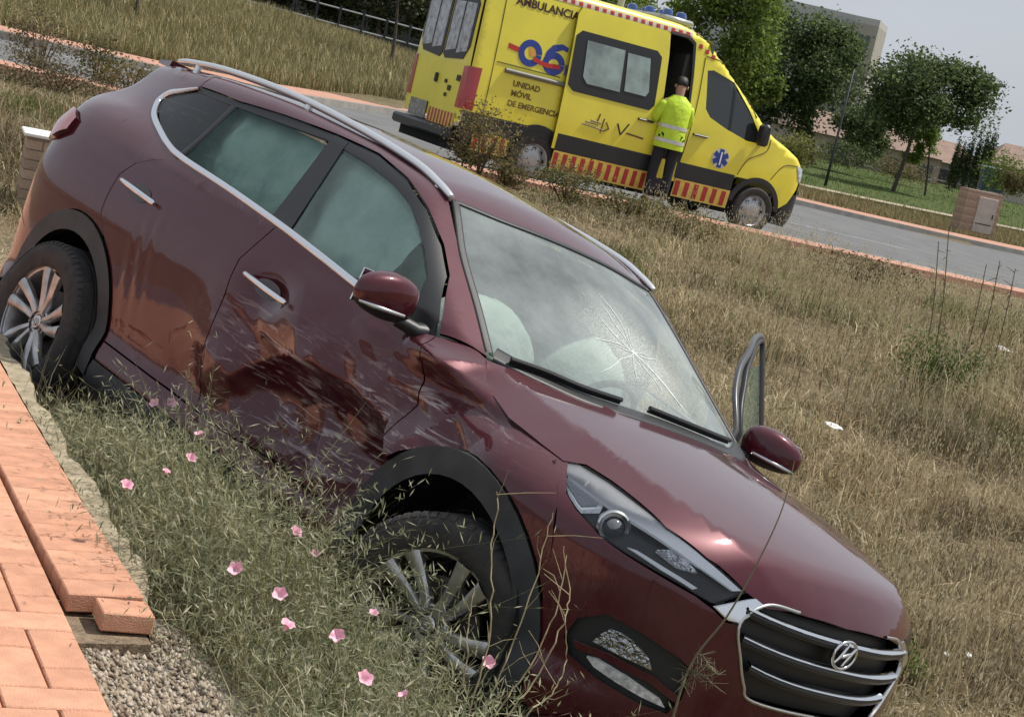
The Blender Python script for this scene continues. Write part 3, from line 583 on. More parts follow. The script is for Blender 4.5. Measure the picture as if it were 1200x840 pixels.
for sgn in (1,-1):
    fg=panel('fog_lamp_recess',fogp,BD,black,car,.05,off=-.028,thick=0)
    lp=panel('fog_lamp',[(.554,-.746,.545),(.565,-.74,.575),(.581,-.731,.598),(.61,-.71,.603),(.639,-.683,.597),(.685,-.634,.572),(.702,-.615,.543),(.66,-.66,.543),(.60,-.71,.543)],BD,mat('lamp_reflector',(.75,.76,.78),.18,1.,col2=(.35,.36,.38),vscale=45,bump=.6,bscale=70),fg,.02,off=-.012,thick=.02)
    ln=panel('fog_lens',[(.554,-.746,.545),(.565,-.74,.575),(.581,-.731,.598),(.61,-.71,.603),(.639,-.683,.597),(.685,-.634,.572),(.702,-.615,.543),(.66,-.66,.543),(.60,-.71,.543)],BD,clearglass,fg,.04,off=-.006,thick=0)
    br=panel('recess_bridge',[(.520,-.78,.520),(.60,-.71,.532),(.70,-.60,.528),(.768,-.52,.50),(.768,-.52,.478),(.70,-.60,.505),(.60,-.71,.512),(.53,-.77,.503)],BD,paint,fg,.03,off=-.010,thick=.012)
    dr=panel('running_light',[(.556,-.741,.496),(.583,-.722,.503),(.66,-.65,.494),(.737,-.563,.474),(.750,-.544,.457),(.70,-.610,.459),(.64,-.675,.468),(.581,-.722,.479)],BD,mat('led_strip',(.85,.86,.88),.22,.3,col2=(.45,.46,.48),vscale=60),fg,.02,off=-.006,thick=.02)
    if sgn<0:
        for q in (fg,): q.scale=(1,-1,1)
# headlights
HD=(-.62,.72,-.3)
def inset(L,k):
    P=np.array(L); c=P.mean(0); return [tuple(p+(c-p)*k) for p in P]
for sgn in (1,-1):
    hh=panel('headlight',hl,HD,black,car,.03,off=-.035,thick=0)
    q=panel('chrome_blade',[(.215,-.835,.967),(.222,-.785,.984),(.345,-.735,.974),(.562,-.662,.938),(.680,-.574,.901),(.760,-.470,.862),(.748,-.490,.850),(.67,-.600,.876),(.55,-.698,.903),(.44,-.772,.917),(.36,-.812,.934),(.30,-.842,.948)],HD,mat('blade_silver',(.80,.81,.83),.22,.75),hh,.02,off=-.006,thick=.012)
    tri=[(.275,-.870,.948),(.297,-.862,.957),(.428,-.815,.930),(.430,-.822,.918),(.391,-.855,.886),(.37,-.86,.895)]
    panel('indicator_frame',tri,HD,chrome,hh,.02,off=-.014,thick=.02)
    panel('indicator',inset(tri,.22),HD,mat('indicator_grey',(.45,.47,.50),.35,.2,bump=.4,bscale=150),hh,.02,off=-.0105,thick=.006)
    c0=onbody([(.490,-.802,.886)],HD,-.02)[0]; ax=np.array([.80,-.58,.08]); ax/=np.linalg.norm(ax); mb=MB(); mb.lathe([(.050,-.03),(.052,.0),(.046,.004),(.043,-.008),(.036,-.004),(.034,.006)],28,'x'); q=mb.build('projector_ring',satin,hh,auto=35)
    ML=Matrix.Translation(Vector(c0))@Vector(ax).to_track_quat('X','Z').to_matrix().to_4x4(); q.matrix_local=ML
    mb=MB(); mb.lathe([(.0001,.022),(.014,.019),(.025,.010),(.033,-.004)],24,'x'); q=mb.build('projector_lens',mat('projector_glass',(.10,.11,.12),.05,.0,spec=1.,coat=1.),hh,True); q.matrix_local=ML
    rfl=[(.60,-.71,.880),(.63,-.675,.905),(.665,-.63,.885),(.69,-.60,.862),(.655,-.66,.858)]
    panel('reflector',rfl,HD,MATS['lamp_reflector'],hh,.015,off=-.016,thick=.02)
    panel('chrome_lower_trim',[(.548,-.775,.846),(.57,-.755,.850),(.64,-.69,.838),(.712,-.60,.822),(.706,-.61,.812),(.634,-.695,.826)],HD,satin,hh,.02,off=-.012,thick=.012)
    panel('lamp_lens',hl,HD,clearglass,hh,.04,off=-.003,thick=0)
    wg_=panel('grille_wing',[(.750,-.543,.790),(.786,-.432,.857),(.797,-.395,.846),(.789,-.455,.774),(.775,-.492,.768)],HD,chrome,car,.02,off=.004,thick=.02)
    if sgn<0: hh.scale=(1,-1,1); wg_.scale=(1,-1,1)
# grille
FD=(-1,0,0)
gl_=[(.86,0,.862),(.825,-.25,.858),(.800,-.378,.848),(.790,-.455,.772),(.814,-.406,.670),(.830,-.358,.603),(.843,-.302,.566),(.86,0,.566)]
gp_=gl_+[(x,-y,z) for x,y,z in gl_[-2:0:-1]]
grille=panel('grille',gp_,FD,black,car,.05,off=-.045,thick=0)
so_=strip('grille_surround',gl_[1:],(-.9,.4,0),.009,.007,satin,grille); mirror(so_,grille)
for z,ye,dz in ((.797,.445,.012),(.714,.430,.014),(.638,.370,.018)):
    P=[(.86,y,z+dz*(abs(y)/ye)**3) for y in np.linspace(-ye,ye,13)]; C0=onbody(P,FD,.0); mb=MB(); V=[];N=grad(C0)
    secs=[(-.03,-.016),(.002,-.012),(.008,.0),(.004,.010),(-.006,.013),(-.03,.010)]
    for c,nn in zip(C0,N):
        for a,h in secs: V.append(c+np.array([nn[0],nn[1],0])*a+np.array([0,0,h]))
    k=len(secs); mb.add(V,[(i*k+j,i*k+j+1,i*k+k+j+1,i*k+k+j) for i in range(len(C0)-1) for j in range(k-1)])
    bb=mb.build('grille_bar',mat('bar_dark',(.03,.03,.032),.3,.3),grille,auto=40)
    mb=MB(); V=[]
    for c,nn in zip(C0,N):
        for a,h in ((-.014,.021),(.008,.0145),(.010,.0115),(.008,.0095),(-.014,.015)): V.append(c+np.array([nn[0],nn[1],0])*a+np.array([0,0,h]))
    mb.add(V,[(i*5+j,i*5+(j+1)%5,i*5+5+(j+1)%5,i*5+5+j) for i in range(len(C0)-1) for j in range(5)]); mb.build('chrome_edge',chrome,bb,auto=50)
ex_=onbody([(.86,0,.778)],FD,.012)[0]; mb=MB(); an=np.linspace(0,2*math.pi,41)
mb.tube([ex_+np.array([0,.058*math.cos(t),.045*math.sin(t)]) for t in an],.0052,8,False)
Hs=lambda L:[ex_+np.array([.003,y*1.12,z*1.12]) for y,z in L]
mb.tube(Hs([(-.036,-.026),(-.026,-.012),(-.016,.006),(-.004,.031)]),[.004,.006,.0065,.004],8); mb.tube(Hs([(.004,-.031),(.016,-.006),(.026,.012),(.036,.026)]),[.004,.0065,.006,.004],8)
mb.tube(Hs([(-.022,-.008),(-.008,-.004),(.008,.004),(.022,.008)]),[.004,.006,.006,.004],8); mb.build('emblem',chrome,grille,auto=60)
mb=MB(); mb.lathe([(.0001,.004),(.046,.002),(.05,-.006)],32,'x',(ex_[0]-.014,0,0)); q=mb.build('emblem_backing',dark,grille,True); q.location=(0,0,ex_[2]); q.scale=(1,1,.78)
# tail lamps, rear
tl=panel('tail_lamp',[(-3.14,-.86,1.075),(-3.16,-.85,1.135),(-3.25,-.83,1.165),(-3.36,-.80,1.165),(-3.47,-.70,1.13),(-3.50,-.60,1.06),(-3.47,-.70,1.0),(-3.36,-.82,.99),(-3.24,-.86,1.02)],(.55,.83,0),mat('tail_lamp_red',(.42,.03,.04),.15,.1,coat=1.,col2=(.55,.10,.11),vscale=18),car,.03,off=.012,thick=.03,zoff=lambda P:.02*np.exp(-(((P[:,0]+3.3)/.16)**2+((P[:,2]-1.08)/.07)**2))); mirror(tl)
RD=(1,0,0)
tg=panel('tailgate',[(-3.5,y,z) for y,z in [(-.66,.70),(.66,.70),(.70,1.0),(.66,1.14),(-.66,1.14),(-.70,1.0)]],RD,paint,car,.07)
panel('rear_window',[(-3.4,y,z) for y,z in [(-.60,1.15),(.60,1.15),(.50,1.47),(-.50,1.47)]],RD,rearglass,car,.08,off=-.006,thick=0)
rb=panel('rear_bumper',[(-3.18,-.9,.61),(-3.46,-.8,.73),(-3.58,-.3,.695),(-3.58,0,.695),(-3.5,0,.28),(-3.5,-.5,.28),(-3.3,-.85,.30),(-3.17,-.9,.40)],(.75,.66,0),paint,car,.06,thick=.02); mirror(rb)
mb=MB(); mb.add([(-3.26,-.50,1.535),(-3.26,.50,1.535),(-3.43,.46,1.515),(-3.43,-.46,1.515),(-3.27,-.50,1.50),(-3.27,.50,1.50),(-3.43,.46,1.498),(-3.43,-.46,1.498)],[(0,1,2,3),(7,6,5,4),(0,3,7,4),(1,5,6,2),(3,2,6,7),(0,4,5,1)]); mb.build('roof_spoiler',paint,car)
# handles
def handle(x0,x1,z0,z1,parent):
    P=onbody([(x0,-.9,z0),((x0*2+x1)/3,-.9,(z0*2+z1)/3),((x0+2*x1)/3,-.9,(z0+2*z1)/3),(x1,-.9,z1)],SD,0); N=grad(P); hgt=[.012,.036,.038,.014]
    mb=MB(); mb.tube(spline([p+n*h for p,n,h in zip(P,N,hgt)],6),[.010]+[.0155]*17+[.010],10,flat=.75); h=mb.build('door_handle',chrome,parent,auto=60)
    mb=MB(); c=P.mean(0); q=panel('handle_recess_shade',[(c[0]+.085*math.cos(t),-.9,c[2]+.034*math.sin(t)) for t in np.linspace(0,2*math.pi,20,endpoint=False)],SD,mat('recess_shade',(.02,.006,.008),.35,coat=.5),parent,.03,off=.0025,thick=.004)  # flat dark oval paints the shade inside the handle cup
    return h
handle(-2.545,-2.245,1.015,1.000,rdoor); hf=handle(-1.495,-1.195,.958,.942,fdoor)
# mirrors
def mirror_unit(parent):
    mb=MB(); nu,nv=20,14; V=[]
    for i in range(nv+1):
        ph=math.pi*i/nv
        for j in range(nu):
            th=2*math.pi*j/nu; sx=math.copysign(abs(math.cos(th))**.8,math.cos(th)); sy=math.copysign(abs(math.sin(th))**.8,math.sin(th))
            q=math.sin(ph)**.7; zz=math.copysign(abs(math.cos(ph))**.75,math.cos(ph)); x=.068*sx*q; y=-.128*sy*q; z=.080*zz
            if x<0: x*=.45
            x*=(1-.25*max(0,-y/.128)); z*=(1-.22*max(0,-y/.128)); z-=.25*max(0,-y-.02)*.3
            V.append((x,y,z))
    Fs=[(i*nu+j,i*nu+(j+1)%nu,(i+1)*nu+(j+1)%nu,(i+1)*nu+j) for i in range(nv) for j in range(nu)]
    cen=(-.640,-1.005,1.155); V=[(v[0]+cen[0],v[1]+cen[1],v[2]+cen[2]) for v in V]
    up_=[f for f in Fs if sum(V[i][2] for i in f)/4>cen[2]-.036]; lo=[f for f in Fs if f not in set(up_)]
    o=mesh('wing_mirror',V,up_,paint,parent,True); mesh('mirror_base',V,lo,black,o,True)
    mb=MB(); mb.tube([(cen[0]+.062,cen[1]+.06,cen[2]-.038),(cen[0]+.066,cen[1],cen[2]-.040),(cen[0]+.058,cen[1]-.075,cen[2]-.043),(cen[0]+.03,cen[1]-.115,cen[2]-.045)],[.006,.008,.008,.004],6); mb.build('mirror_indicator',satin,o,auto=60)
    mb=MB(); mb.tube([(-.63,-.93,1.095),(-.60,-.86,1.085),(-.60,-.82,1.09)],[.035,.038,.045],10,flat=.7); mb.build('mirror_arm',black,o,auto=60)
    mb=MB(); mb.box((-.682,-1.10,1.095),(-.676,-.91,1.21),.002); mb.build('mirror_glass',mat('mirror_silver',(.8,.8,.8),.02,1.),o)
    return o
mR=mirror_unit(fdoor)
# ---------------------------------------------------------------- opened left front door
HX,HY=-.55,.86
DM=Matrix.Translation((HX,HY,0))@Matrix.Rotation(R(-57),4,'Z')@Matrix.Translation((-HX,-HY,0))
ld=panel('front_door',xz(fdoor_p),SD,paint,car,.06,thick=.02); ld['label']='opened front door on the far side'
MM=DM@Matrix.Diagonal((1,-1,1,1)); ld.matrix_local=MM
lg=panel('window_glass',[(-1.56,-.74,1.42),(-1.2,-.74,1.41),(-.99,-.74,1.39),(-.88,-.75,1.335),(-.80,-.76,1.29),(-.734,-.783,1.25),(-.690,-.82,1.205),(-.70,-.85,1.105),(-1.448,-.854,1.172)],SD,sideglass,ld,.08,off=-.008,thick=.004)
fr2=strip('window_frame',xz([(-.60,1.09),(-.70,1.245),(-.835,1.352),(-.98,1.430),(-1.19,1.500),(-1.43,1.533),(-1.585,1.535),(-1.60,1.51),(-1.58,1.42),(-1.54,1.30),(-1.49,1.16)]),SD,.026,.012,mat('frame_grey',(.10,.10,.105),.35,.4),ld)
fr3=strip('window_seal',xz([(-.66,1.09),(-.72,1.225),(-.845,1.325),(-.98,1.408),(-1.19,1.480),(-1.43,1.513),(-1.555,1.515),(-1.575,1.49),(-1.555,1.42),(-1.515,1.30),(-1.465,1.16)]),SD,.022,.016,black,ld)
mirror_unit(ld)
dp=panel('door_trim',xz(inset([(x,0,z) for x,z in fdoor_p],.03) and [(x,z) for x,_,z in inset([(x,0,z) for x,z in fdoor_p],.03)]),SD,black,ld,.1,off=-.07,thick=0)
# ---------------------------------------------------------------- inner shell and cabin
sh_p=xz([(-.46,1.06),(-.42,.86)]+arc(*FA,.42,130,50,8)+[(.36,.70),(.30,.86),(.2,.95),(-.35,1.06)])
inner=panel('blackout_shell',xz([(.1,.96),(-.3,1.03),(-.6,1.06),(-1.5,1.13),(-2.4,1.17),(-3.3,1.17),(-3.42,.75),(-3.15,.50)]+arc(*RAx,.40,160,10,14)+[(-2.2,.3),(-.5,.3)]+arc(*FA,.42,190,20,14)+[(.42,.70),(.30,.85)]),SD,dark,car,.09,off=-.26,thick=0); mirror(inner)  # black shell added to block light and keep panel gaps dark
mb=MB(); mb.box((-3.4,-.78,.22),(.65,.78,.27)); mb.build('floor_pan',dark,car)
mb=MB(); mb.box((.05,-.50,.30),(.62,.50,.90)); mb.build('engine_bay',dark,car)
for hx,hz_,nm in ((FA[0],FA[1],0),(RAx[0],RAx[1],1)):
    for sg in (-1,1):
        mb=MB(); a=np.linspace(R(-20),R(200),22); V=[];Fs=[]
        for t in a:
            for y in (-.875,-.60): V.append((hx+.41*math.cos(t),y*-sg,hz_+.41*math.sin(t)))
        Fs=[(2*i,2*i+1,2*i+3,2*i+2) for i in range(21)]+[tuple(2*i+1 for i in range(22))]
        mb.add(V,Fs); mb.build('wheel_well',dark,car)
cloth=mat('seat_cloth',(.03,.031,.034),.9,bump=.3,bscale=150); trim=mat('cabin_trim',(.028,.028,.03),.6)
mb=MB(); V=[];Fs=[]
prof=[(-.20,.98),(-.30,1.075),(-.48,1.10),(-.62,1.06),(-.70,.96),(-.68,.80),(-.60,.55)]
for y in np.linspace(-.68,.68,9):
    for x,z in prof: V.append((x-.10*(abs(y)/.68)**2,y,z-.015*(abs(y)/.68)**2))
k=len(prof); mb.add(V,[(i*k+j,i*k+j+1,i*k+k+j+1,i*k+k+j) for i in range(8) for j in range(k-1)]); mb.build('dashboard',trim,car,auto=50)
def seat(x,y,w,parent):
    mb=MB()
    for (pp,th) in (([(x+.45,.50),(x+.2,.52),(x,.50)],.10),([(x-.02,.52),(x-.10,.80),(x-.20,1.10)],.09)):
        V=[];n_=len(pp)
        for yy in np.linspace(-w/2,w/2,5):
            e=1-.25*abs(yy/(w/2))**3
            for px_,pz in pp: V.append((px_,y+yy,pz+th*e*.5))
            for px_,pz in pp[::-1]: V.append((px_-.05,y+yy,pz-th*.5))
        k=2*n_; mb.add(V,[(i*k+j,i*k+(j+1)%k,i*k+k+(j+1)%k,i*k+k+j) for i in range(4) for j in range(k)]+[tuple(range(k)),tuple(range(4*k,5*k))])
    o=mb.build('seat',cloth,parent,auto=60)
    mb=MB(); mb.box((x-.29,y-.13,1.16),(x-.19,y+.13,1.34),.035); mb.build('headrest',cloth,o,auto=60); return o
seat(-1.35,-.37,.5,car); seat(-1.35,.37,.5,car); seat(-2.3,-.35,.62,car); seat(-2.3,.35,.62,car)
mb=MB(); mb.tube([(-.83+.06*math.sin(t),.37+.18*math.cos(t),.98+.17*math.sin(t)) for t in np.linspace(0,6.2832,25)],.015,8,False); mb.box((-.86,.29,.93),(-.80,.45,1.03),.02); mb.build('steering_wheel',trim,car,auto=50)
# deployed airbags
bagm=mat('airbag_fabric',(.70,.74,.71),.85,col2=(.52,.57,.55),vscale=7,bump=.35,bscale=28)
def lumpy(name,f,nu,nv):
    V=[f(i/nu,j/nv) for j in range(nv+1) for i in range(nu+1)]; k=nu+1
    return mesh(name,V,[(j*k+i,j*k+i+1,j*k+k+i+1,j*k+k+i) for j in range(nv) for i in range(nu)],bagm,car,True)
def curtain(sg):
    def f(u,v):
        x=-.97-1.58*u; zt=1.50-.10*max(0,.18-u)*5-.04*max(0,u-.8)*5; zb=1.08+.05*math.sin(u*17)+.10*max(0,u-.45); z=zt+(zb-zt)*v
        y=.60+.20*(1.5-z)/.4*.45+.045*math.sin(math.pi*v)*(.6+.6*math.sin(u*13+1)*math.sin(u*13+1))+.02*float(vnoise(np.array(u*30),np.array(v*8),3))+.030*abs(math.sin(u*24+1.2*v))*(.4+.6*v)
        return (x,sg*y,z)
    return f
lumpy('curtain_airbag',curtain(-1),56,18); lumpy('curtain_airbag',curtain(1),40,12)
def bag(cx_,cy_,cz_,rx,ry,rz,sd):
    def f(u,v):
        th=2*math.pi*u; ph=math.pi*v; w=1+.20*(float(fbm(np.array(3*math.cos(th)+5),np.array(3*math.sin(th)+4*v),3,sd))-.45)
        return (cx_+rx*w*math.sin(ph)*math.cos(th),cy_+ry*w*math.sin(ph)*math.sin(th),cz_+rz*w*math.cos(ph))
    return f
lumpy('front_airbag',bag(-.84,-.36,1.06,.17,.26,.20,3),28,18); lumpy('front_airbag',bag(-.98,.37,1.00,.14,.27,.26,8),28,18)
# ---------------------------------------------------------------- wheels
def make_wheel():
    R0=.345; mb=MB()
    prof=[(.232,-.100),(.245,-.112),(.285,-.118),(.318,-.113),(.336,-.100),(.343,-.085),(.345,-.04),(.338,-.038),(.338,-.030),(.345,-.028),(.345,.028),(.338,.030),(.338,.038),(.345,.04),(.343,.085),(.336,.100),(.318,.113),(.245,.112),(.232,.10)]
    mb.lathe(prof,64); 
    for i in range(64):
        a0=2*math.pi*(i+.15)/64; a1=2*math.pi*(i+.75)/64
        for sd in (-1,1):
            V=[(r*math.cos(a),y*sd,r*math.sin(a)) for a in (a0,a1) for r,y in ((.338,.088),(.3455,.089),(.339,.102),(.328,.109))]
            mb.add(V,[(0,1,2,3),(7,6,5,4),(0,4,5,1),(1,5,6,2),(2,6,7,3)])
    tyre=mb; rim=MB(); rim.lathe([(.236,-.104),(.240,-.098),(.236,-.092),(.222,-.088),(.214,-.06),(.205,.02),(.215,.10)],56)
    sp=MB()
    for k in range(5):
        for q in (-1,1):
            a=2*math.pi*k/5+q*.24; a2=2*math.pi*k/5+q*.21+.10; dirv=np.array([math.cos(a),0,math.sin(a)]); d2=np.array([math.cos(a2),0,math.sin(a2)])
            pts=[d*r+np.array([0,y,0]) for d,r,y in ((dirv,.045,-.070),(dirv,.10,-.078),((dirv+d2)/2,.165,-.090),(d2,.226,-.096))]
            wd_=[.030,.036,.046,.060]; V=[]
            for p,w in zip(pts,wd_):
                rdir=p*np.array([1,0,1]); rdir/=np.linalg.norm(rdir); tdir=np.cross(rdir,[0,1,0])
                for tt,yy in ((-1,.018),(-.92,-.002),(-.5,-.010),(.5,-.010),(.92,-.002),(1,.018)): V.append(p+tdir*w*.5*tt+np.array([0,yy,0]))
            sp.add(V,[(i*6+j,i*6+j+1,i*6+7+j,i*6+6+j) for i in range(3) for j in range(5)])
    sp.lathe([(.0001,-.062),(.03,-.062),(.034,-.070),(.056,-.074),(.066,-.068),(.070,-.045)],30)
    cap=MB(); cap.lathe([(.0001,-.079),(.026,-.078),(.030,-.074),(.031,-.06)],24)
    cap.tube([(.020*math.cos(t),-.080,.015*math.sin(t)) for t in np.linspace(0,6.2832,21)],.0022,5,False); cap.tube([(-.009,-.081,-.011),(-.004,-.081,.012)],.0025,5); cap.tube([(.004,-.081,-.012),(.009,-.081,.011)],.0025,5); cap.tube([(-.006,-.081,-.001),(.006,-.081,.002)],.0025,5)
    nuts=[]
    for k in range(5):
        a=2*math.pi*(k+.5)/5; nuts.append(MB()); nuts[-1].lathe([(.0001,-.066),(.009,-.066),(.010,-.05)],6,'y',(.052*math.cos(a),-.012,.052*math.sin(a)))
    disc=MB(); disc.lathe([(.07,-.01),(.15,-.01),(.152,.01),(.07,.012)],36)
    return tyre,rim,sp,cap,nuts,disc
ty,ri,sp_,ca,nu_,di=make_wheel(); W0=None
discm=mat('brake_disc',(.12,.11,.10),.5,.8)
for (x,y,z,st,spn) in ((.055,-.845,.330,21,10),(-2.70,-.845,.325,0,-14),(.055,.845,.345,21,40),(-2.70,.845,.335,0,70)):
    if W0 is None:
        w=sp_.build('wheel',alloy,car,auto=40); W0=w
        ri.build('rim',alloy,w,auto=40); ty.build('tyre',rubber,w,auto=35); ca.build('centre_cap',satin,w,auto=40); [mk.build('lug_nut',mat('nut_steel',(.2,.2,.2),.4,1.),w) for mk in nu_]; di.build('brake_disc',discm,w,auto=40)
    else: w=copytree(W0,car)
    w.matrix_local=Matrix.Translation((x,y,z))@Matrix.Rotation(R(st)+(math.pi if y>0 else 0),4,'Z')@Matrix.Rotation(R(spn),4,'Y')

# ================================================================ ambulance
ex=np.array([rc*math.cos(RP),rs*math.cos(RP),-math.sin(RP)]); ey=np.array([-rs,rc,0.]); ez=np.cross(ex,ey)
AM=Matrix([[ex[i],ey[i],ez[i],RA[i]] for i in range(3)]+[[0,0,0,1]])
amb=empty('ambulance',AM); tag(amb,'yellow ambulance van with red chequered bands and its sliding door open','ambulance')
Fcar=F
VX=pch([.15,.4,.8,.95,1.08,1.2,1.32,1.45,1.8,2.1,2.4,2.55,2.66,2.75],[.86,.97,.98,.98,.96,.88,.64,.31,-.20,-.60,-1.0,-1.24,-1.60,-2.0])
VW=pch([.1,.4,.9,1.3,1.7,2.2,2.6,2.8],[.93,.985,1.0,.985,.955,.905,.85,.80])
def Fvan(P):
    x=P[...,0];y=np.abs(P[...,1]);z=P[...,2]
    d1=(x-(VX(z)-.24*(y/.95)**2.4))*.72
    d2=y-(VW(z)-.05*np.maximum(x+.5,0)**2)
    d3=z-(2.70-.07*y*y)
    d4=-(x+4.95)
    return smax(smax(d1,d2,.11),smax(d3,d4,.05),.10)
F=Fvan
yel=mat('ambulance_yellow',(.78,.69,.055),.40,var=.05,vscale=2.,coat=.4); redp=mat('reflective_red',(.42,.035,.03),.45,var=.1,vscale=12); ylb=mat('reflective_pale_yellow',(.70,.50,.10),.45,var=.1,vscale=12); bandm=mat('band_black',(.020,.021,.024),.45); blu=mat('logo_blue',(.025,.05,.28),.4)
vglass=mat('van_glass',(.24,.31,.29),.06,0,spec=.9,var=.35,vscale=2.5); vdark=mat('van_dark_glass',(.02,.024,.024),.05,0,spec=.9); cream=mat('interior_panel',(.55,.56,.55),.6)
brown=mat('logo_brown',(.16,.10,.02),.5); blk=mat('letter_black',(.012,.012,.012),.5); whitem=mat('white_plastic',(.75,.75,.73),.4)
def vp(name,L,d,m,parent,**k):
    if 'holes' in k: k['holes']=[[(x,-.95,z) for x,z in h] for h in k['holes']]
    return panel(name,[(x,-.95,z) for x,z in L] if len(L[0])==2 else L,d,m,parent,**k)
def rect(x0,x1,z0,z1): return [(x0,z0),(x1,z0),(x1,z1),(x0,z1)]
AF=(0.,.36); AR=(-3.72,.36)
body=[(-4.93,.78)]+[(AR[0]+.43*math.cos(R(a)),max(.78,AR[1]+.43*math.sin(R(a)))) for a in np.linspace(165,15,10)]+[(-.47,.77)]+arc(*AF,.455,115,10,10)+[(.60,.55),(.72,.78),(.75,1.0),(.71,1.12),(.60,1.235),(.40,1.33),(.08,1.48),(-.36,1.80),(-.74,2.12),(-1.10,2.42),(-1.32,2.56),(-1.55,2.63),(-4.90,2.635)]
op=[(-2.02,.50),(-1.43,.50),(-1.45,1.2),(-1.53,2.0),(-1.60,2.44),(-1.72,2.50),(-2.02,2.50)]
cw=[(-1.30,2.13),(-1.20,2.155),(-.80,2.06),(-.45,1.72),(-.10,1.31),(-.40,1.305),(-.80,1.40),(-1.10,1.50),(-1.20,1.60)]
sideR=vp('body_side',body,SD,yel,amb,res=.10,thick=.04,holes=[op,cw])
sl2=vp('body_side',body,SD,yel,amb,res=.2,thick=0.); sl2.scale=(1,-1,1)
vp('cab_window',cw,SD,vdark,amb,res=.1,off=-.012,thick=0)
vp('window_divider',[(-.80,2.05),(-.76,2.03),(-.70,1.375),(-.74,1.385)],SD,bandm,amb,res=.1,off=-.004)
vp('roof_panel',[(-4.9,-.82,2.6),(-1.45,-.82,2.6),(-1.5,0,2.6),(-1.45,.82,2.6),(-4.9,.82,2.6)],(0,0,-1),yel,amb,res=.2,thick=0)
fr=[(.9,-.86,.50),(.9,-.80,1.0),(.8,-.80,1.12),(.3,-.80,1.40),(.3,.80,1.40),(.8,.80,1.12),(.9,.80,1.0),(.9,.86,.50)]
panel('front_panel',[(0,y,z) for y,z in [(-.84,.60),(-.84,1.0),(-.76,1.44),(.76,1.44),(.84,1.0),(.84,.60)]],(-1,0,0),yel,amb,res=.1,thick=0)
panel('windscreen',[(0,y,z) for y,z in [(-.74,1.46),(-.62,2.36),(.62,2.36),(.74,1.46)]],(-1,0,0),vdark,amb,res=.15,off=.002,thick=0)
panel('front_roof_panel',[(0,y,z) for y,z in [(-.64,2.37),(-.60,2.64),(.60,2.64),(.64,2.37)]],(-1,0,0),yel,amb,res=.1,thick=0)
panel('front_bumper',[(.9,-.99,.20),(.45,-.99,.22),(.56,-.95,.50),(.72,-.9,.66),(.85,-.6,.80),(.95,0,.80),(.95,0,.20)],(-.75,.66,0),bandm,amb,res=.08,off=.012,thick=.05)
q=panel('front_bumper',[(.9,-.99,.20),(.45,-.99,.22),(.56,-.95,.50),(.72,-.9,.66),(.85,-.6,.80),(.95,0,.80),(.95,0,.20)],(-.75,.66,0),bandm,amb,res=.15,off=.012,thick=.05); q.scale=(1,-1,1)
hlv=panel('headlight',[(.56,-.88,1.13),(.62,-.84,1.12),(.80,-.66,1.04),(.83,-.62,.93),(.76,-.78,.86),(.68,-.88,.92)],(-.7,.7,0),mat('headlamp_clear',(.70,.73,.76),.08,.4,spec=1.,col2=(.35,.37,.4),vscale=15),amb,res=.05,off=.008)
mirror(hlv)
# bands
def band(x0,x1,off,parent,n,skip=()):
    vp('black_band',rect(x0,x1,.555,.785),SD,bandm,parent,res=.15,off=off+.004,thick=.006)
    vp('chequer_band',rect(x0,x1,.29,.55),SD,ylb,parent,res=.15,off=off+.004,thick=.006)
    w=(x1-x0)/n
    for i in range(n): vp('red_block',rect(x0+w*(i+.14),x0+w*(i+.62),.315,.525),SD,redp,parent,res=.15,off=off+.009,thick=.004)
band(-1.42,-.46,0,amb,6); band(-4.68,-4.14,0,amb,4)
vp('sill_panel',rect(-3.35,-1.43,.30,.555),SD,bandm,amb,res=.2,off=-.03,thick=0)
vp('arch_trim',arc(*AR,.47,150,30,14)+arc(*AR,.40,30,150,14),SD,bandm,amb,res=.06,off=.012,thick=.03); vp('arch_trim',arc(*AF,.47,172,5,18)+arc(*AF,.395,5,172,18),SD,bandm,amb,res=.06,off=.012,thick=.03)
vp('rear_quarter_band',rect(-4.90,-4.69,.42,.785),SD,bandm,amb,res=.15,off=.003); vp('band_above_wheel',rect(-4.14,-3.36,.60,.785),SD,bandm,amb,res=.15,off=.002)
mb=MB(); mb.box((-4.95,-.9,.22),(.55,.9,.5)); mb.build('underbody',dark,amb)
# sliding door standing open, slid back over the side
sd_=vp('sliding_door',[(-3.52,.57),(-1.90,.57),(-1.92,1.0),(-2.02,2.2),(-2.06,2.47),(-2.12,2.50),(-3.50,2.50),(-3.55,2.40)],SD,yel,amb,res=.10,off=.075,thick=.06); sd_['label']='sliding side door slid back along the van'
band(-3.47,-1.90,.075,sd_,11)
wp=vp('window_surround',[(-3.50,1.45),(-3.40,1.38),(-2.16,1.38),(-2.09,1.46),(-2.13,2.13),(-2.22,2.20),(-3.44,2.20),(-3.52,2.12)],SD,bandm,sd_,res=.1,off=.082,thick=.012)
for L_ in ([(-3.30,1.60),(-3.22,1.52),(-2.69,1.52),(-2.73,2.09),(-3.34,2.09)],[(-2.62,1.55),(-2.27,1.55),(-2.23,1.62),(-2.31,2.07),(-2.68,2.07)]): vp('window_pane',L_,SD,vglass,sd_,res=.1,off=.089,thick=.006)
def oncar(pts,off): return onbody([(x,-.9,z) for x,z in pts],SD,off)
def hbar(x0,x1,z,off,parent,m=bandm,nm='door_handle'):
    mb=MB(); mb.tube(oncar([(x0,z),((x0+x1)/2,z),(x1,z)],off),.028,8,flat=.6); mb.build(nm,m,parent,auto=50)
hbar(-2.30,-2.06,1.235,.095,sd_); hbar(-1.32,-1.08,1.215,.02,amb)
mb=MB(); mb.tube(oncar([(-4.44,1.435),(-3.9,1.435),(-3.45,1.435)],.012),.038,8,flat=.9); mb.build('door_rail',mat('rail_grey',(.16,.155,.13),.5),amb,auto=50)
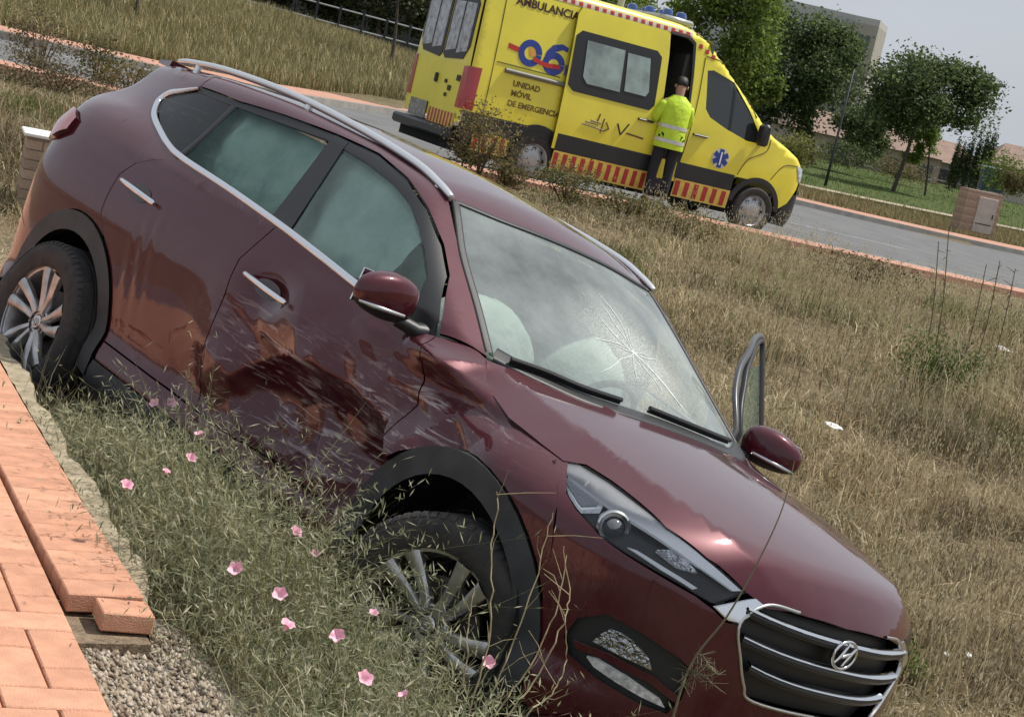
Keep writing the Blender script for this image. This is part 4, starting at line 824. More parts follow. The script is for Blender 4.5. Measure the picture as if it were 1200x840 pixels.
# roof edge chequers
ck=vp('roof_chequer_band',rect(-4.2,-1.66,2.515,2.585),SD,mat('pale_band',(.62,.52,.40),.5),amb,res=.2,off=.004,thick=.004)
for i in range(20): vp('red_block',rect(-4.16+i*.126,-4.10+i*.126,2.525,2.575),SD,redp,amb,res=.2,off=.007,thick=.003)
for i in range(3): vp('red_block',rect(-1.52+i*.12,-1.46+i*.12,2.40-.05*i,2.46-.05*i),SD,redp,amb,res=.2,off=.007,thick=.003)
# lettering and emblems
def text(s,x,z,h,m,parent,off=.006,bold=0.,name='lettering'):
    cu=bpy.data.curves.new(name,'FONT'); cu.body=s; cu.size=h*1.35; cu.extrude=.001; cu.offset=bold; cu.materials.append(m); t_=bpy.data.objects.new(name,cu); COL.objects.link(t_); me=bpy.data.meshes.new_from_object(t_.evaluated_get(bpy.context.evaluated_depsgraph_get())); bpy.data.objects.remove(t_); o=bpy.data.objects.new(name,me); link(o,parent)
    p=oncar([(x,z)],off)[0]; n_=grad(np.array([oncar([(x,z+h/2)],0)[0]]))[0]; o.location=p; o.rotation_euler=(math.pi/2-math.asin(max(-1,min(1,n_[2]))),0,0); return o
text('AMBULANCIA',-4.47,2.325,.115,mat('letter_red_black',(.05,.012,.01),.5),amb,bold=.004)
text('UNIDAD',-4.28,1.255,.080,brown,amb,bold=.003); text('MÓVIL',-4.28,1.125,.080,brown,amb,bold=.003); text('DE EMERGENCIAS',-4.30,.985,.080,brown,amb,bold=.003)
def ringshape(name,cx_,cz_,rx,rz,w,m,parent,off,a0=0,a1=360):
    a=np.linspace(R(a0),R(a1),36); P=[(cx_+(rx+w)*math.cos(t),cz_+(rz+w)*math.sin(t)) for t in a]+[(cx_+(rx-w)*math.cos(t),cz_+(rz-w)*math.sin(t)) for t in a[::-1]]
    return vp(name,P,SD,m,parent,res=.2,off=off,thick=.003)
ringshape('logo_ring',-4.12,1.735,.135,.135,.045,blu,amb,.006,2,358); ringshape('logo_ring',-3.74,1.675,.125,.11,.045,blu,amb,.006,2,358)
vp('logo_tail',[(-3.90,1.70),(-3.82,1.72),(-3.76,1.83),(-3.64,1.885),(-3.56,1.87),(-3.56,1.93),(-3.66,1.96),(-3.80,1.92),(-3.88,1.82)],SD,blu,amb,res=.2,off=.007,thick=.003)
redl=mat('logo_red',(.50,.03,.02),.45); vp('logo_dash',[(-4.46,1.80),(-4.25,1.77),(-4.25,1.70),(-4.46,1.73)],SD,redl,amb,res=.2,off=.005,thick=.003); vp('logo_flash',[(-4.06,1.70),(-3.86,1.66),(-3.66,1.68),(-3.62,1.62),(-3.84,1.60),(-4.06,1.64)],SD,redl,amb,res=.2,off=.010,thick=.003)
vp('logo_spot',[(-4.15,1.80),(-4.07,1.80),(-4.03,1.71),(-4.11,1.70)],SD,mat('logo_orange',(.75,.33,.05),.5),amb,res=.2,off=.006,thick=.003); vp('logo_digit',rect(-3.56,-3.47,1.56,1.70),SD,mat('logo_violet',(.16,.14,.33),.5),amb,res=.2,off=.006,thick=.003)
def star(cx_,cz_,r,parent,off):
    vp('star_backing',[(cx_+r*1.1*math.cos(t),cz_+r*1.1*math.sin(t)) for t in np.linspace(0,2*math.pi,18,endpoint=False)],SD,mat('emblem_pale',(.62,.60,.45),.5),parent,res=.3,off=off,thick=.002)
    for k in range(3):
        a=R(30+60*k); c,s=math.cos(a),math.sin(a); w=r*.28; P=[(-r,-w),(r,-w),(r,w),(-r,w)]; vp('star_bar',[(cx_+c*u-s*v,cz_+s*u+c*v) for u,v in P],SD,blu,parent,res=.3,off=off+.003+.0008*k,thick=.002)
    vp('star_staff',rect(cx_-.012,cx_+.012,cz_-r*.7,cz_+r*.7),SD,whitem,parent,res=.3,off=off+.0075,thick=.001)
star(-.77,.97,.135,amb,.005)
# faint crest and tick marks on the sliding door
for P in ([(-3.15,.99),(-2.80,.965)],[(-3.02,1.06),(-2.86,1.05)],[(-2.84,.92),(-2.82,1.12)],[(-2.92,1.06),(-2.90,1.17)],[(-3.1,1.03),(-2.9,1.02)],[(-2.78,1.08),(-2.72,1.0)],[(-2.72,1.0),(-2.80,.95)]):
    mb=MB(); mb.tube(oncar(P,.078),.010,5); mb.build('crest_line',brown,sd_)
for P in ([(-2.60,1.10),(-2.52,.96)],[(-2.52,.96),(-2.42,1.13)],[(-2.44,1.0),(-2.15,.98)]):
    mb=MB(); mb.tube(oncar(P,.078),.012,5); mb.build('tick_mark',blk if P[0][0]<-2.5 else brown,sd_)
# rear
RDv=(1,0,0); rpan=panel('rear_doors',[(0,y,z) for y,z in [(-.97,.60),(.97,.60),(.95,1.3),(.84,2.60),(-.84,2.60),(-.95,1.3)]],RDv,yel,amb,res=.12,thick=0)
panel('window_surround',[(0,y,z) for y,z in [(-.84,1.62),(-.70,1.44),(-.10,1.40),(-.02,1.46),(-.02,2.20),(-.10,2.28),(-.76,2.28),(-.84,2.20)]],RDv,bandm,amb,res=.15,off=.012,thick=.012)
panel('window_surround',[(0,y,z) for y,z in [(.84,1.62),(.70,1.44),(.10,1.40),(.02,1.46),(.02,2.20),(.10,2.28),(.76,2.28),(.84,2.20)]],RDv,bandm,amb,res=.15,off=.012,thick=.012)
frost=mat('frosted_pane',(.42,.44,.45),.2,0,col2=(.14,.15,.16),vscale=9,spec=.8)
for a,b_ in ((-.78,-.45),(-.40,-.08),(.08,.40),(.45,.78)): panel('rear_pane',[(0,y,z) for y,z in [(a,1.55),(b_,1.50),(b_,2.20),(a,2.20)]],RDv,frost,amb,res=.2,off=.018,thick=.006)
tlv=panel('tail_light',[(-4.95,-.80,.80),(-4.95,-.82,1.36),(-4.80,-1.0,1.38),(-4.78,-1.0,.80)],(.8,.6,0),mat('van_tail_red',(.36,.015,.02),.2,coat=1.),amb,res=.05,off=.012,thick=.02); mirror(tlv)
pl=panel('number_plate',[(0,y,z) for y,z in [(.70,.52),(.10,.52),(.10,.76),(.70,.76)]],RDv,mat('plate_grey',(.30,.31,.28),.4,col2=(.12,.12,.11),vscale=18),amb,res=.3,off=.02)
rbn=panel('rear_band',[(0,y,z) for y,z in [(0.03,.51),(.03,.71),(-.86,.71),(-.86,.51)]],RDv,ylb,amb,res=.3,off=.010)
for i in range(8): panel('red_block',[(0,y,z) for y,z in [(0-.108*i,.515),(0-.108*i,.705),(-.05-.108*i,.705),(-.05-.108*i,.515)]],RDv,redp,amb,res=.3,off=.014,thick=.003)
mb=MB(); mb.box((-5.10,-.93,.36),(-4.93,.93,.50),.03); mb.build('rear_step',bandm,amb,auto=40)
for y,z,r in ((-.33,1.10,.05),(-.72,1.18,.08),(-.48,1.02,.07),(-.40,.92,.05)):
    mb=MB(); mb.box((-4.966,y-r*.7,z-r*.5),(-4.958,y+r*.7,z+r*.5)); mb.build('rear_sticker',blk,amb)
hb=MB(); hb.box((-4.99,-.03,1.05),(-4.95,.03,1.18),.01); hb.build('rear_handle',bandm,amb)
# roof bar and beacons
mb=MB(); mb.box((-2.05,-.66,2.66),(-1.55,.66,2.745),.03); lb=mb.build('light_bar',mat('bar_grey',(.35,.36,.36),.35),amb,auto=40)
for x in (-1.95,-1.72): 
    for y in (-.52,0,.52):
        mb=MB(); mb.lathe([(.075,0),(.075,.05),(.06,.085),(.0001,.10)],14,'z',(x,y,2.742)); mb.build('beacon',mat('beacon_blue',(.03,.08,.30),.15,coat=1.),lb,auto=50)
mb=MB(); mb.tube([(-2.6,-.3,2.69),(-2.6,-.3,2.95)],.05,10); mb.build('roof_vent',MATS['bar_grey'],amb,auto=40)
# mirrors
for sg in (1,-1):
    mb=MB(); mb.box((-.30,-1.22,1.28),(-.16,-1.02,1.60),.04); o=mb.build('wing_mirror',bandm,amb,auto=40); mb=MB(); mb.tube([(-.2,-1.06,1.33),(-.1,-.94,1.36)],.03,8); mb.build('mirror_arm',bandm,o,auto=40)
    if sg<0: o.scale=(1,-1,1)
# panel seams
seamm=mat('seam_dark',(.10,.08,.01),.8)
for P in ([(-1.38,2.30),(-1.36,1.6),(-1.40,1.0),(-1.42,.80)],[(-.42,.80),(-.30,1.05),(-.02,1.22),(.02,1.40)],[(-4.62,2.5),(-4.62,.80)],[(-4.58,1.52),(-3.6,1.52)],[(-1.36,2.32),(-1.1,2.30),(-.75,2.14),(-.3,1.66)],[(.18,.84),(.36,1.08),(.62,1.12)]):
    q_=spline([(x,0.,z) for x,z in P],4); mb=MB(); mb.tube(oncar([(x,z) for x,_,z in q_],.001),.007,5); mb.build('panel_seam',seamm,amb)
# inside seen through the door
mb=MB(); mb.box((-3.6,-.80,.50),(-1.2,.84,.55)); mb.build('cabin_floor',cream,amb); mb=MB(); mb.box((-3.6,.62,.55),(-1.2,.66,2.55)); mb.build('cabin_wall',cream,amb)
mb=MB(); mb.box((-1.30,-.88,.55),(-1.26,.84,2.55)); mb.build('bulkhead',mat('bulkhead_grey',(.10,.105,.11),.5),amb); mb=MB(); mb.box((-2.3,.2,1.4),(-1.4,.6,2.3),.03); mb.build('cabinet',whitem,amb)
mb=MB(); mb.box((-1.62,-.80,.55),(-1.34,-.40,2.3),.03); mb.build('side_locker',mat('locker_dark',(.05,.052,.055),.5),amb); mb=MB(); mb.tube([(-1.80,-.78,.9),(-1.86,-.74,1.6),(-1.90,-.70,2.2)],.025,8); mb.build('grab_rail',yel,amb,auto=40)
vp('door_frame_trim',[(-1.45,.56),(-1.40,.56),(-1.43,1.2),(-1.51,2.0),(-1.575,2.46),(-1.70,2.54),(-2.02,2.54),(-2.02,2.49),(-1.72,2.49),(-1.62,2.44),(-1.55,2.0),(-1.47,1.2)],SD,bandm,amb,res=.1,off=.004)
mb=MB(); mb.box((-2.0,-1.42,.06),(-1.42,-.95,.125),.015); mb.build('side_step',bandm,amb,auto=40)
F=Fcar
# wheels
vt=MB(); vt.lathe([(.225,-.10),(.27,-.112),(.32,-.108),(.340,-.09),(.345,-.04),(.345,.04),(.340,.09),(.32,.108),(.225,.10)],40); vr=MB(); vr.lathe([(.226,-.10),(.215,-.085),(.19,-.06),(.15,-.075),(.10,-.10),(.06,-.105),(.0001,-.105)],32)
vv=None
for x in (0.,-3.72):
    for y in (-.90,.90):
        if vv is None:
            w=vr.build('wheel',mat('steel_silver',(.42,.42,.42),.4,.8),amb,auto=30); vt.build('tyre',rubber,w,auto=35)
            for k in range(8):
                mb=MB(); a=2*math.pi*k/8; mb.lathe([(.026,-.01),(.026,.01),(.0001,.0105)],10,'y',(.155*math.cos(a),-.078,.155*math.sin(a))); mb.build('vent_hole',dark,w)
            vv=w
        else: w=copytree(vv,amb)
        w.matrix_local=Matrix.Translation((x,y,.345))@Matrix.Rotation(math.pi if y>0 else 0,4,'Z')
# ================================================================ paramedic at the side door
def skin(name,verts,edges,rads,m,parent,sub=2,root=0):
    me=bpy.data.meshes.new(name); me.from_pydata(verts,edges,[]); o=bpy.data.objects.new(name,me); link(o,parent); me.materials.append(m)
    bm=bmesh.new(); bm.from_mesh(me); ly=bm.verts.layers.skin.verify(); bm.verts.ensure_lookup_table()
    for i,r in enumerate(rads):
        bm.verts[i][ly].radius=r if isinstance(r,tuple) else (r,r); bm.verts[i][ly].use_root=(i==root)
    bm.to_mesh(me); bm.free()
    md=o.modifiers.new('skin','SKIN'); md.use_smooth_shade=True; s=o.modifiers.new('sub','SUBSURF'); s.levels=sub; s.render_levels=sub; return o
per=empty('person',AM@Matrix.Translation((-1.80,-1.20,.125))@Matrix.Rotation(R(-20),4,'Z')@Matrix.Scale(1.05,4)); tag(per,'person in a yellow high-visibility jacket and dark trousers leaning into the ambulance side door','person')
skinm=mat('skin_tone',(.42,.24,.17),.55); hairm=mat('dark_hair',(.015,.012,.010),.6); hiv=mat('hi_vis_fabric',(.52,.72,.035),.7,var=.06,vscale=14,bump=.5,bscale=18); trou=mat('navy_trousers',(.012,.014,.022),.85,bump=.4,bscale=25); refl=mat('reflective_tape',(.62,.63,.60),.35,.3); shoe=mat('shoe_black',(.02,.02,.02),.5)
# joints: pelvis, waist, chest, neck, head, crown | R/L shoulder elbow wrist | hips knees ankles toes   (faces +y)
JV=[(0,0,.93),(0,.02,1.08),(0,.05,1.30),(0,.08,1.47),(0,.12,1.56),(.0,.145,1.66),
 (.17,.05,1.40),(.23,.12,1.14),(.18,.34,1.10),(.15,.43,1.12),
 (-.17,.05,1.40),(-.27,.02,1.14),(-.20,.22,1.06),(-.16,.31,1.08),
 (.095,0,.88),(.10,.02,.49),(.11,-.02,.09),(.12,.12,.045),
 (-.095,0,.88),(-.12,-.02,.49),(-.13,-.10,.09),(-.14,.04,.045)]
JE=[(0,1),(1,2),(2,3),(3,4),(4,5),(2,6),(6,7),(7,8),(8,9),(2,10),(10,11),(11,12),(12,13),(0,14),(14,15),(15,16),(16,17),(0,18),(18,19),(19,20),(20,21)]
JR=[(.11,.09),(.11,.085),(.12,.085),.055,(.078,.095),(.075,.085),.05,.042,.032,(.035,.02),.05,.042,.032,(.035,.02),.085,.06,.042,(.04,.03),.085,.06,.042,(.04,.03)]
skin('body',JV,JE,JR,skinm,per)
def sub(idx,grow,name,m,cut=None):
    mp_={j:i for i,j in enumerate(idx)}; V=[JV[j] for j in idx]; E_=[(mp_[a],mp_[b]) for a,b in JE if a in mp_ and b in mp_]
    rr=[tuple(q+grow for q in JR[j]) if isinstance(JR[j],tuple) else JR[j]+grow for j in idx]
    return V,E_,rr
JL=[(.77,.205,.160,.0),(.80,.208,.162,.0),(.92,.203,.155,.003),(1.05,.192,.145,.015),(1.20,.200,.145,.03),(1.32,.205,.140,.045),(1.40,.185,.120,.055),(1.455,.115,.090,.065),(1.485,.085,.080,.075)]
mb=MB(); V=[]
for z,rx,ry,cy in JL:
    for t in np.linspace(0,2*math.pi,24,endpoint=False): V.append((rx*math.cos(t)*(1+.02*math.sin(5*t+z*20)),cy+ry*math.sin(t)*(1+.02*math.cos(4*t+z*25)),z))
mb.add(V,[(i*24+k,i*24+(k+1)%24,i*24+24+(k+1)%24,i*24+24+k) for i in range(len(JL)-1) for k in range(24)]); mb.build('jacket',hiv,per,True)
for idx in ((6,7,8),(10,11,12)):
    P=[JV[k] for k in idx]; P[0]=(P[0][0]*.85,P[0][1],P[0][2]-.01); e=tuple(P[1][q]+(P[2][q]-P[1][q])*.82 for q in range(3)); skin('sleeve',[P[0],tuple((P[0][q]+P[1][q])/2 for q in range(3)),P[1],e],[(0,1),(1,2),(2,3)],[.092,.080,.070,.056],hiv,per,2)
V,E_,rr=sub([0,14,15,16,18,19,20],.016,'trousers',trou); skin('trousers',V,E_,rr,trou,per)
for s_,a,t in ((1,(.11,-.05,.05),(.125,.17,.04)),(-1,(-.13,-.13,.05),(-.145,.09,.04))):
    skin('shoe',[a,((a[0]+t[0])/2,(a[1]+t[1])/2,.055),t],[(0,1),(1,2)],[(.05,.05),(.052,.05),(.045,.035)],shoe if s_<0 else mat('shoe_grey',(.35,.34,.33),.6),per,2)
skin('hair',[(0,.075,1.60),(0,.10,1.67),(0,.15,1.72),(0,.20,1.695)],[(0,1),(1,2),(2,3)],[(.075,.05),(.085,.075),(.078,.055),(.05,.03)],hairm,per)
mb=MB(); mb.tube([(0,.235,1.60),(0,.255,1.585),(0,.235,1.57)],[.012,.016,.012],6)
for x in (-.032,.032): mb.lathe([(.0001,-.006),(.009,-.004),(.012,.004)],8,'y',(x,.222,1.625))
mb.tube([(-.025,.222,1.535),(0,.230,1.532),(.025,.222,1.535)],.006,5); mb.build('face_features',mat('face_shadow',(.22,.10,.08),.6),per,True)
for x in (-.085,.085):
    mb=MB(); mb.lathe([(.0001,-.012),(.02,-.008),(.028,.004),(.02,.010)],10,'x',(x,.10,1.605)); mb.build('ear',skinm,per,True)
def loop(z,rx,ry,cy,h,name='reflective_stripe'):
    mb=MB(); a=np.linspace(0,2*math.pi,33); V=[]
    for t in a:
        for dz in (-h/2,h/2): V.append((rx*math.cos(t),cy+ry*math.sin(t),z+dz))
    mb.add(V,[(2*i,2*i+1,2*i+3,2*i+2) for i in range(32)]); mb.build(name,refl,per,True)
for z,rx,ry,cy in ((.87,.212,.164,.002),(1.06,.200,.153,.016)): loop(z,rx,ry,cy,.05)
for base,sg,pl_ in (((.15,.43,1.12),1,8),((-.16,.31,1.08),-1,12)):
    for k in range(5):
        bx=base[0]+(k-2)*.016*sg; l=[.05,.075,.08,.075,.06][k]; by,bz=base[1],base[2]
        if k==0: P=[(bx,by-.02,bz),(bx-.02*sg,by+.01,bz+.02),(bx-.03*sg,by+.035,bz+.025)]
        else: P=[(bx,by+.02,bz),(bx,by+.02+l*.55,bz+.005),(bx,by+.02+l*.9,bz-.02)]
        skin('finger',P,[(0,1),(1,2)],[.011,.010,.008],skinm,per,1)
# ================================================================ vegetation
def at(px,py,Y):
    """point at distance Y ahead seen at photo position px,py (1200 wide)"""
    d=fw+cx*((px-600)/2112)-cu*((py-420)/2112); return np.array([0,0,1.6])+d*(Y/d[1])
def ongr(px,py,up=0.,lo=3.,hi=60.):
    """first point of the terrain met along that line of sight, raised by up"""
    d=fw+cx*((px-600)/2112)-cu*((py-420)/2112); t=np.linspace(lo,hi,6000)/d[1]; P=np.array([0,0,1.6])+d*t[:,None]; g=P[:,2]-up-terr(P[:,0],P[:,1]); i=np.argmax(g<0); return P[i]
grassm=foliage('dry_grass_blade',.7,.25); leafm=foliage('leaf',.55,.42)
CI=np.array(CARM.inverted())
def blades(P,h,w,az,lean,col,segs=2,curl=.35):
    """curved tapering blades: 5 verts, 3 tris each"""
    n=len(P); d=np.stack([np.cos(az),np.sin(az),np.zeros(n)],-1); s=np.stack([-np.sin(az),np.cos(az),np.zeros(n)],-1)
    up_=np.array([0,0,1.]); h_=h[:,None]; le=lean[:,None]
    m=P+up_*h_*.55+d*h_*le*.35; t=P+up_*h_*(1-.25*le)+d*h_*le*(1+curl*.3)
    V=np.stack([P-s*w[:,None]*.5,P+s*w[:,None]*.5,m-s*w[:,None]*.38,m+s*w[:,None]*.38,t],1)
    T=np.array([[0,1,3],[0,3,2],[2,3,4]])
    return V.reshape(-1,3),(T[None]+5*np.arange(n)[:,None,None]).reshape(-1,3),np.repeat(col,5,0)
def pal(n,cols,wts,jit=.25):
    c=np.array(cols)[rng.choice(len(cols),n,p=np.array(wts)/sum(wts))]; return c*rng.uniform(1-jit,1+jit,(n,1))
def incar(P,mx=.80,x0=-3.35,x1=.80):
    q=np.c_[P,np.ones(len(P))]@CI.T; return (np.abs(q[:,1])<mx)&(q[:,0]>x0)&(q[:,0]<x1)
# ---- field of dry grass
N=520000
yy=4+(26-4)*rng.random(N)**.85; xx=rng.uniform(-1,1,N)*(.30*yy+1.6); P=np.c_[xx,yy,terr(xx,yy)]
xr_,yr_=rf(xx,yy); s_=(xx-PA[0])*PN[0]+(yy-PA[1])*PN[1]
dens=.14+.86*sstep(.36,.54,fbm(xx*1.1,yy*1.1,4,31)); k=(yr_<-2.45)&(s_>.9)&(rng.random(N)<dens*np.where(yy<9.5,1.,.75))&~incar(P); P=P[k]; n=len(P)
tone=fbm(P[:,0]*.45+3,P[:,1]*.45,3,41); right=sstep(1.5,4.5,P[:,0]+.12*(P[:,1]-10)); far_=sstep(12,20,P[:,1])
c=pal(n,[(.38,.30,.175),(.28,.21,.125),(.175,.16,.08),(.17,.115,.072),(.50,.42,.28)],[3,3,3,2,1.4],.3); pz=sstep(.50,.60,fbm(P[:,0]*.8+7,P[:,1]*.8,3,91)); dk=sstep(.50,.40,fbm(P[:,0]*.9,P[:,1]*.9+4,3,17)); c*=(1+.45*pz*(.4+.6*right)-.38*dk)[:,None]*1.22
gmask=(rng.random(n)<.75*sstep(.55,.66,fbm(P[:,0]*.6,P[:,1]*.6,3,77)))|(rng.random(n)<.18*far_); c[gmask]=pal(gmask.sum(),[(.10,.13,.035),(.15,.16,.05)],[1,1])
straw=rng.random(n)<.65*right*pz*(1-.5*far_); c[straw]=pal(straw.sum(),[(.62,.53,.36),(.50,.41,.25)],[1,1])
h=(.08+.20*rng.random(n)**1.6)*(.7+.9*sstep(.35,.7,tone))*(1+.35*right)*(1-.72*sstep(-7,-3.2,rf(P[:,0],P[:,1])[1]))*(.72+.28*sstep(7.5,11,P[:,1]))*(1+.6*pz*right); w=rng.uniform(.003,.0065,n)*(1+.05*P[:,1]); az=rng.normal(.6,1.8,n); lean=np.abs(rng.normal(.75,.5,n))
Vg,Tg,Cg=blades(P,h,w,az,lean,c)
fg=fastmesh('dry_grass',Vg,Tg,grassm,None,Cg); tag(fg,'dry straw coloured grass covering the ditch and field',None,None,'stuff')
# litter of short dead stems lying about
N=90000; yy=4+20*rng.random(N); xx=rng.uniform(-1,1,N)*(.30*yy+1.6); P=np.c_[xx,yy,terr(xx,yy)+.015]; xr_,yr_=rf(xx,yy); s_=(xx-PA[0])*PN[0]+(yy-PA[1])*PN[1]; k=(yr_<-2.45)&(s_>.15)&~incar(P); P=P[k]; n=len(P)
V,T_,C_=blades(P,rng.uniform(.01,.06,n),rng.uniform(.004,.008,n),rng.uniform(0,6.28,n),rng.uniform(2,6,n),pal(n,[(.42,.34,.2),(.26,.2,.12),(.5,.45,.34)],[2,2,1])); tag(fastmesh('grass_litter',V,T_,grassm,None,C_),'dead stems and chaff lying on the ground',None,None,'stuff')
# ---- seeding oat stalks on the right
N=11000; xx=rng.uniform(1.0,7.5,N); yy=rng.uniform(6.5,22,N); k=(rng.random(N)<(.25+.75*sstep(.42,.6,fbm(xx*.7,yy*.7,3,55))))&~incar(np.c_[xx,yy,terr(xx,yy)],1.1); xx,yy=xx[k],yy[k]; xr_,yr_=rf(xx,yy); k=yr_<-2.6; xx,yy=xx[k],yy[k]; n=len(xx)
B=np.c_[xx,yy,terr(xx,yy)]; h=rng.uniform(.38,.68,n); az=rng.normal(.3,.9,n); ln=rng.uniform(.1,.4,n)
V,T_,C_=blades(B,h,np.full(n,.006),az,ln,pal(n,[(.5,.42,.24),(.42,.33,.18)],[1,1]))
tips=V.reshape(n,5,3)[:,4]; k=9; tp=np.repeat(tips,k,0)+rng.normal(0,1,(n*k,3))*np.array([.022,.022,.045])-np.array([0,0,.03]); dz=rng.uniform(.010,.022,(n*k)); aa=rng.uniform(0,6.28,n*k); sx=np.stack([np.cos(aa),np.sin(aa),0*aa],-1)*.0045
DV=np.stack([tp-np.array([0,0,1])*dz[:,None],tp-sx,tp+sx,tp+np.array([0,0,1])*dz[:,None]*.6],1).reshape(-1,3); DT=(np.array([[0,2,1],[1,2,3]])[None]+4*np.arange(n*k)[:,None,None]).reshape(-1,3); DC=np.repeat(pal(n*k,[(.62,.54,.36),(.52,.43,.26)],[1,1]),4,0)
tag(fastmesh('wild_oat_stalks',np.r_[V,DV],np.r_[T_,DT+len(V)],grassm,None,np.r_[C_,DC]),'pale seeding oat stalks in the field right of the car',None,None,'stuff')
# ---- green feathery weeds between pavement and car
def stems(B,h,az,lean,nl,ll,lw,stemcol,leafcol,sw=.0022,updown=.5):
    n=len(B); V,T_,C_=blades(B,h,np.full(n,sw),az,lean,stemcol); q=V.reshape(n,5,3); b0=(q[:,0]+q[:,1])/2; m0=(q[:,2]+q[:,3])/2; t0=q[:,4]
    u=rng.uniform(.12,1,(n,nl)); p=np.where((u<.55)[...,None],b0[:,None]+(m0-b0)[:,None]*(u/.55)[...,None],m0[:,None]+(t0-m0)[:,None]*((u-.55)/.45)[...,None]).reshape(-1,3)
    k=n*nl; a=rng.uniform(0,6.28,k); el=rng.normal(updown,.45,k); L_=rng.uniform(.6,1.3,k)*ll; d=np.stack([np.cos(a)*np.cos(el),np.sin(a)*np.cos(el),np.sin(el)],-1); s=np.stack([-np.sin(a),np.cos(a),rng.normal(0,.5,k)],-1)*lw*rng.uniform(.7,1.3,(k,1))*.5
    LV=np.stack([p,p+d*L_[:,None]*.5-s,p+d*L_[:,None]*.5+s,p+d*L_[:,None]],1).reshape(-1,3); LT=(np.array([[0,2,1],[1,2,3]])[None]+4*np.arange(k)[:,None,None]).reshape(-1,3)
    return np.r_[V,LV],np.r_[T_,LT+len(V)],np.r_[C_,np.repeat(leafcol(k),4,0)]
N=34000; a_=rng.uniform(-1.0,4.6,N); s_=.09+1.5*rng.random(N)**1.0; xy=np.array([pw(a,s) for a,s in zip(a_,s_)]); z=terr(xy[:,0],xy[:,1]); P=np.c_[xy[:,:2],z]
q=np.c_[P,np.ones(N)]@CI.T
clear=((q[:,1]>-.86)&(q[:,0]<-.45))|((q[:,1]>-.99)&(q[:,0]>=-.62)&(q[:,0]<.45))|((q[:,1]>-.95)&(q[:,0]>=.45)&(q[:,0]<1.0))
thin=np.where(a_>2.55,sstep(.04,.22,s_),1.)*np.where(s_<.25,.5,1)*(1-.35*sstep(.35,.9,q[:,0]))
k=~clear&(rng.random(N)<thin*(.35+.65*sstep(.35,.52,fbm(xy[:,0]*3,xy[:,1]*3,3,61)))); P=P[k]; q=q[k]; aa_=a_[k]; ss_=s_[k]; n=len(P)
hm=.22+.30*rng.random(n); hm*=.55+.75*sstep(.08,.5,ss_); hm*=.7+.7*sstep(.32,.68,fbm(P[:,0]*3.2,P[:,1]*3.2,2,8)); hm=np.where(rng.random(n)<.05,hm*1.4,hm); hm*=.42+.58*sstep(-.95,-1.40,q[:,1]); hm*=1-.15*sstep(-1.,-2.,q[:,0]); hm*=1+.12*sstep(-.5,.0,q[:,0])-.45*sstep(.2,.55,q[:,0])
gl=lambda k:pal(k,[(.23,.245,.14),(.31,.31,.195),(.14,.155,.085),(.44,.42,.30)],[3,2.6,1.4,1.3],.35)
Vw,Tw,Cw=stems(P,hm,rng.uniform(0,6.28,n),np.abs(rng.normal(.55,.3,n)),17,.036,.0042,pal(n,[(.24,.24,.10),(.36,.31,.16)],[2,1]),gl)
tag(fastmesh('green_weeds',Vw,Tw,leafm,None,Cw),'tangle of feathery green weeds between the pavement and the car',None,None,'stuff')
# dead twigs through the weeds
kk=rng.choice(n,1300); B=P[kk]; nb=len(B); V,T_,C_=blades(B,rng.uniform(.2,.36,nb),np.full(nb,.004),rng.uniform(0,6.28,nb),rng.uniform(.2,1.2,nb),pal(nb,[(.42,.36,.22),(.5,.44,.3)],[1,1])); tag(fastmesh('dry_twigs',V,T_,grassm,None,C_),'dead pale stems standing among the green weeds',None,None,'stuff')
# ---- pink bindweed flowers
pink=mat('petal_pink',(.72,.30,.42),.6,col2=(.82,.50,.58),vscale=30); stemg=mat('flower_stem',(.16,.18,.07),.7)
FL=[(183,476,'pink flower, left of the two standing close together under the car sill'),(200,474,'pink flower, right of the two standing close together under the car sill'),(234,514,'pink flower below the crumpled front door, just right of the pair'),(222,541,'pink bell-shaped flower hanging in mid weeds below the front door'),(193,556,'small pale pink flower half hidden left of the bell-shaped one'),(146,573,'pink flower nearest the concrete edging'),(343,627,'pale pink flower facing up left of the front wheel arch'),(369,650,'small pink flower left of the front tyre top'),(278,670,'ragged pink flower in the middle of the green weeds'),(328,700,'deep pink flower upper of two in the lower weeds'),(333,739,'white and pink flower lower of two in the lower weeds'),(397,750,'wide pale pink flower left of the front wheel rim'),(570,778,'pink flower in front of the front wheel spokes'),(423,799,'pink flower low in the weeds left of the tyre'),(475,819,'small pale pink flower at the bottom edge of the picture'),(437,722,'tiny pink bud beside the front rim')]
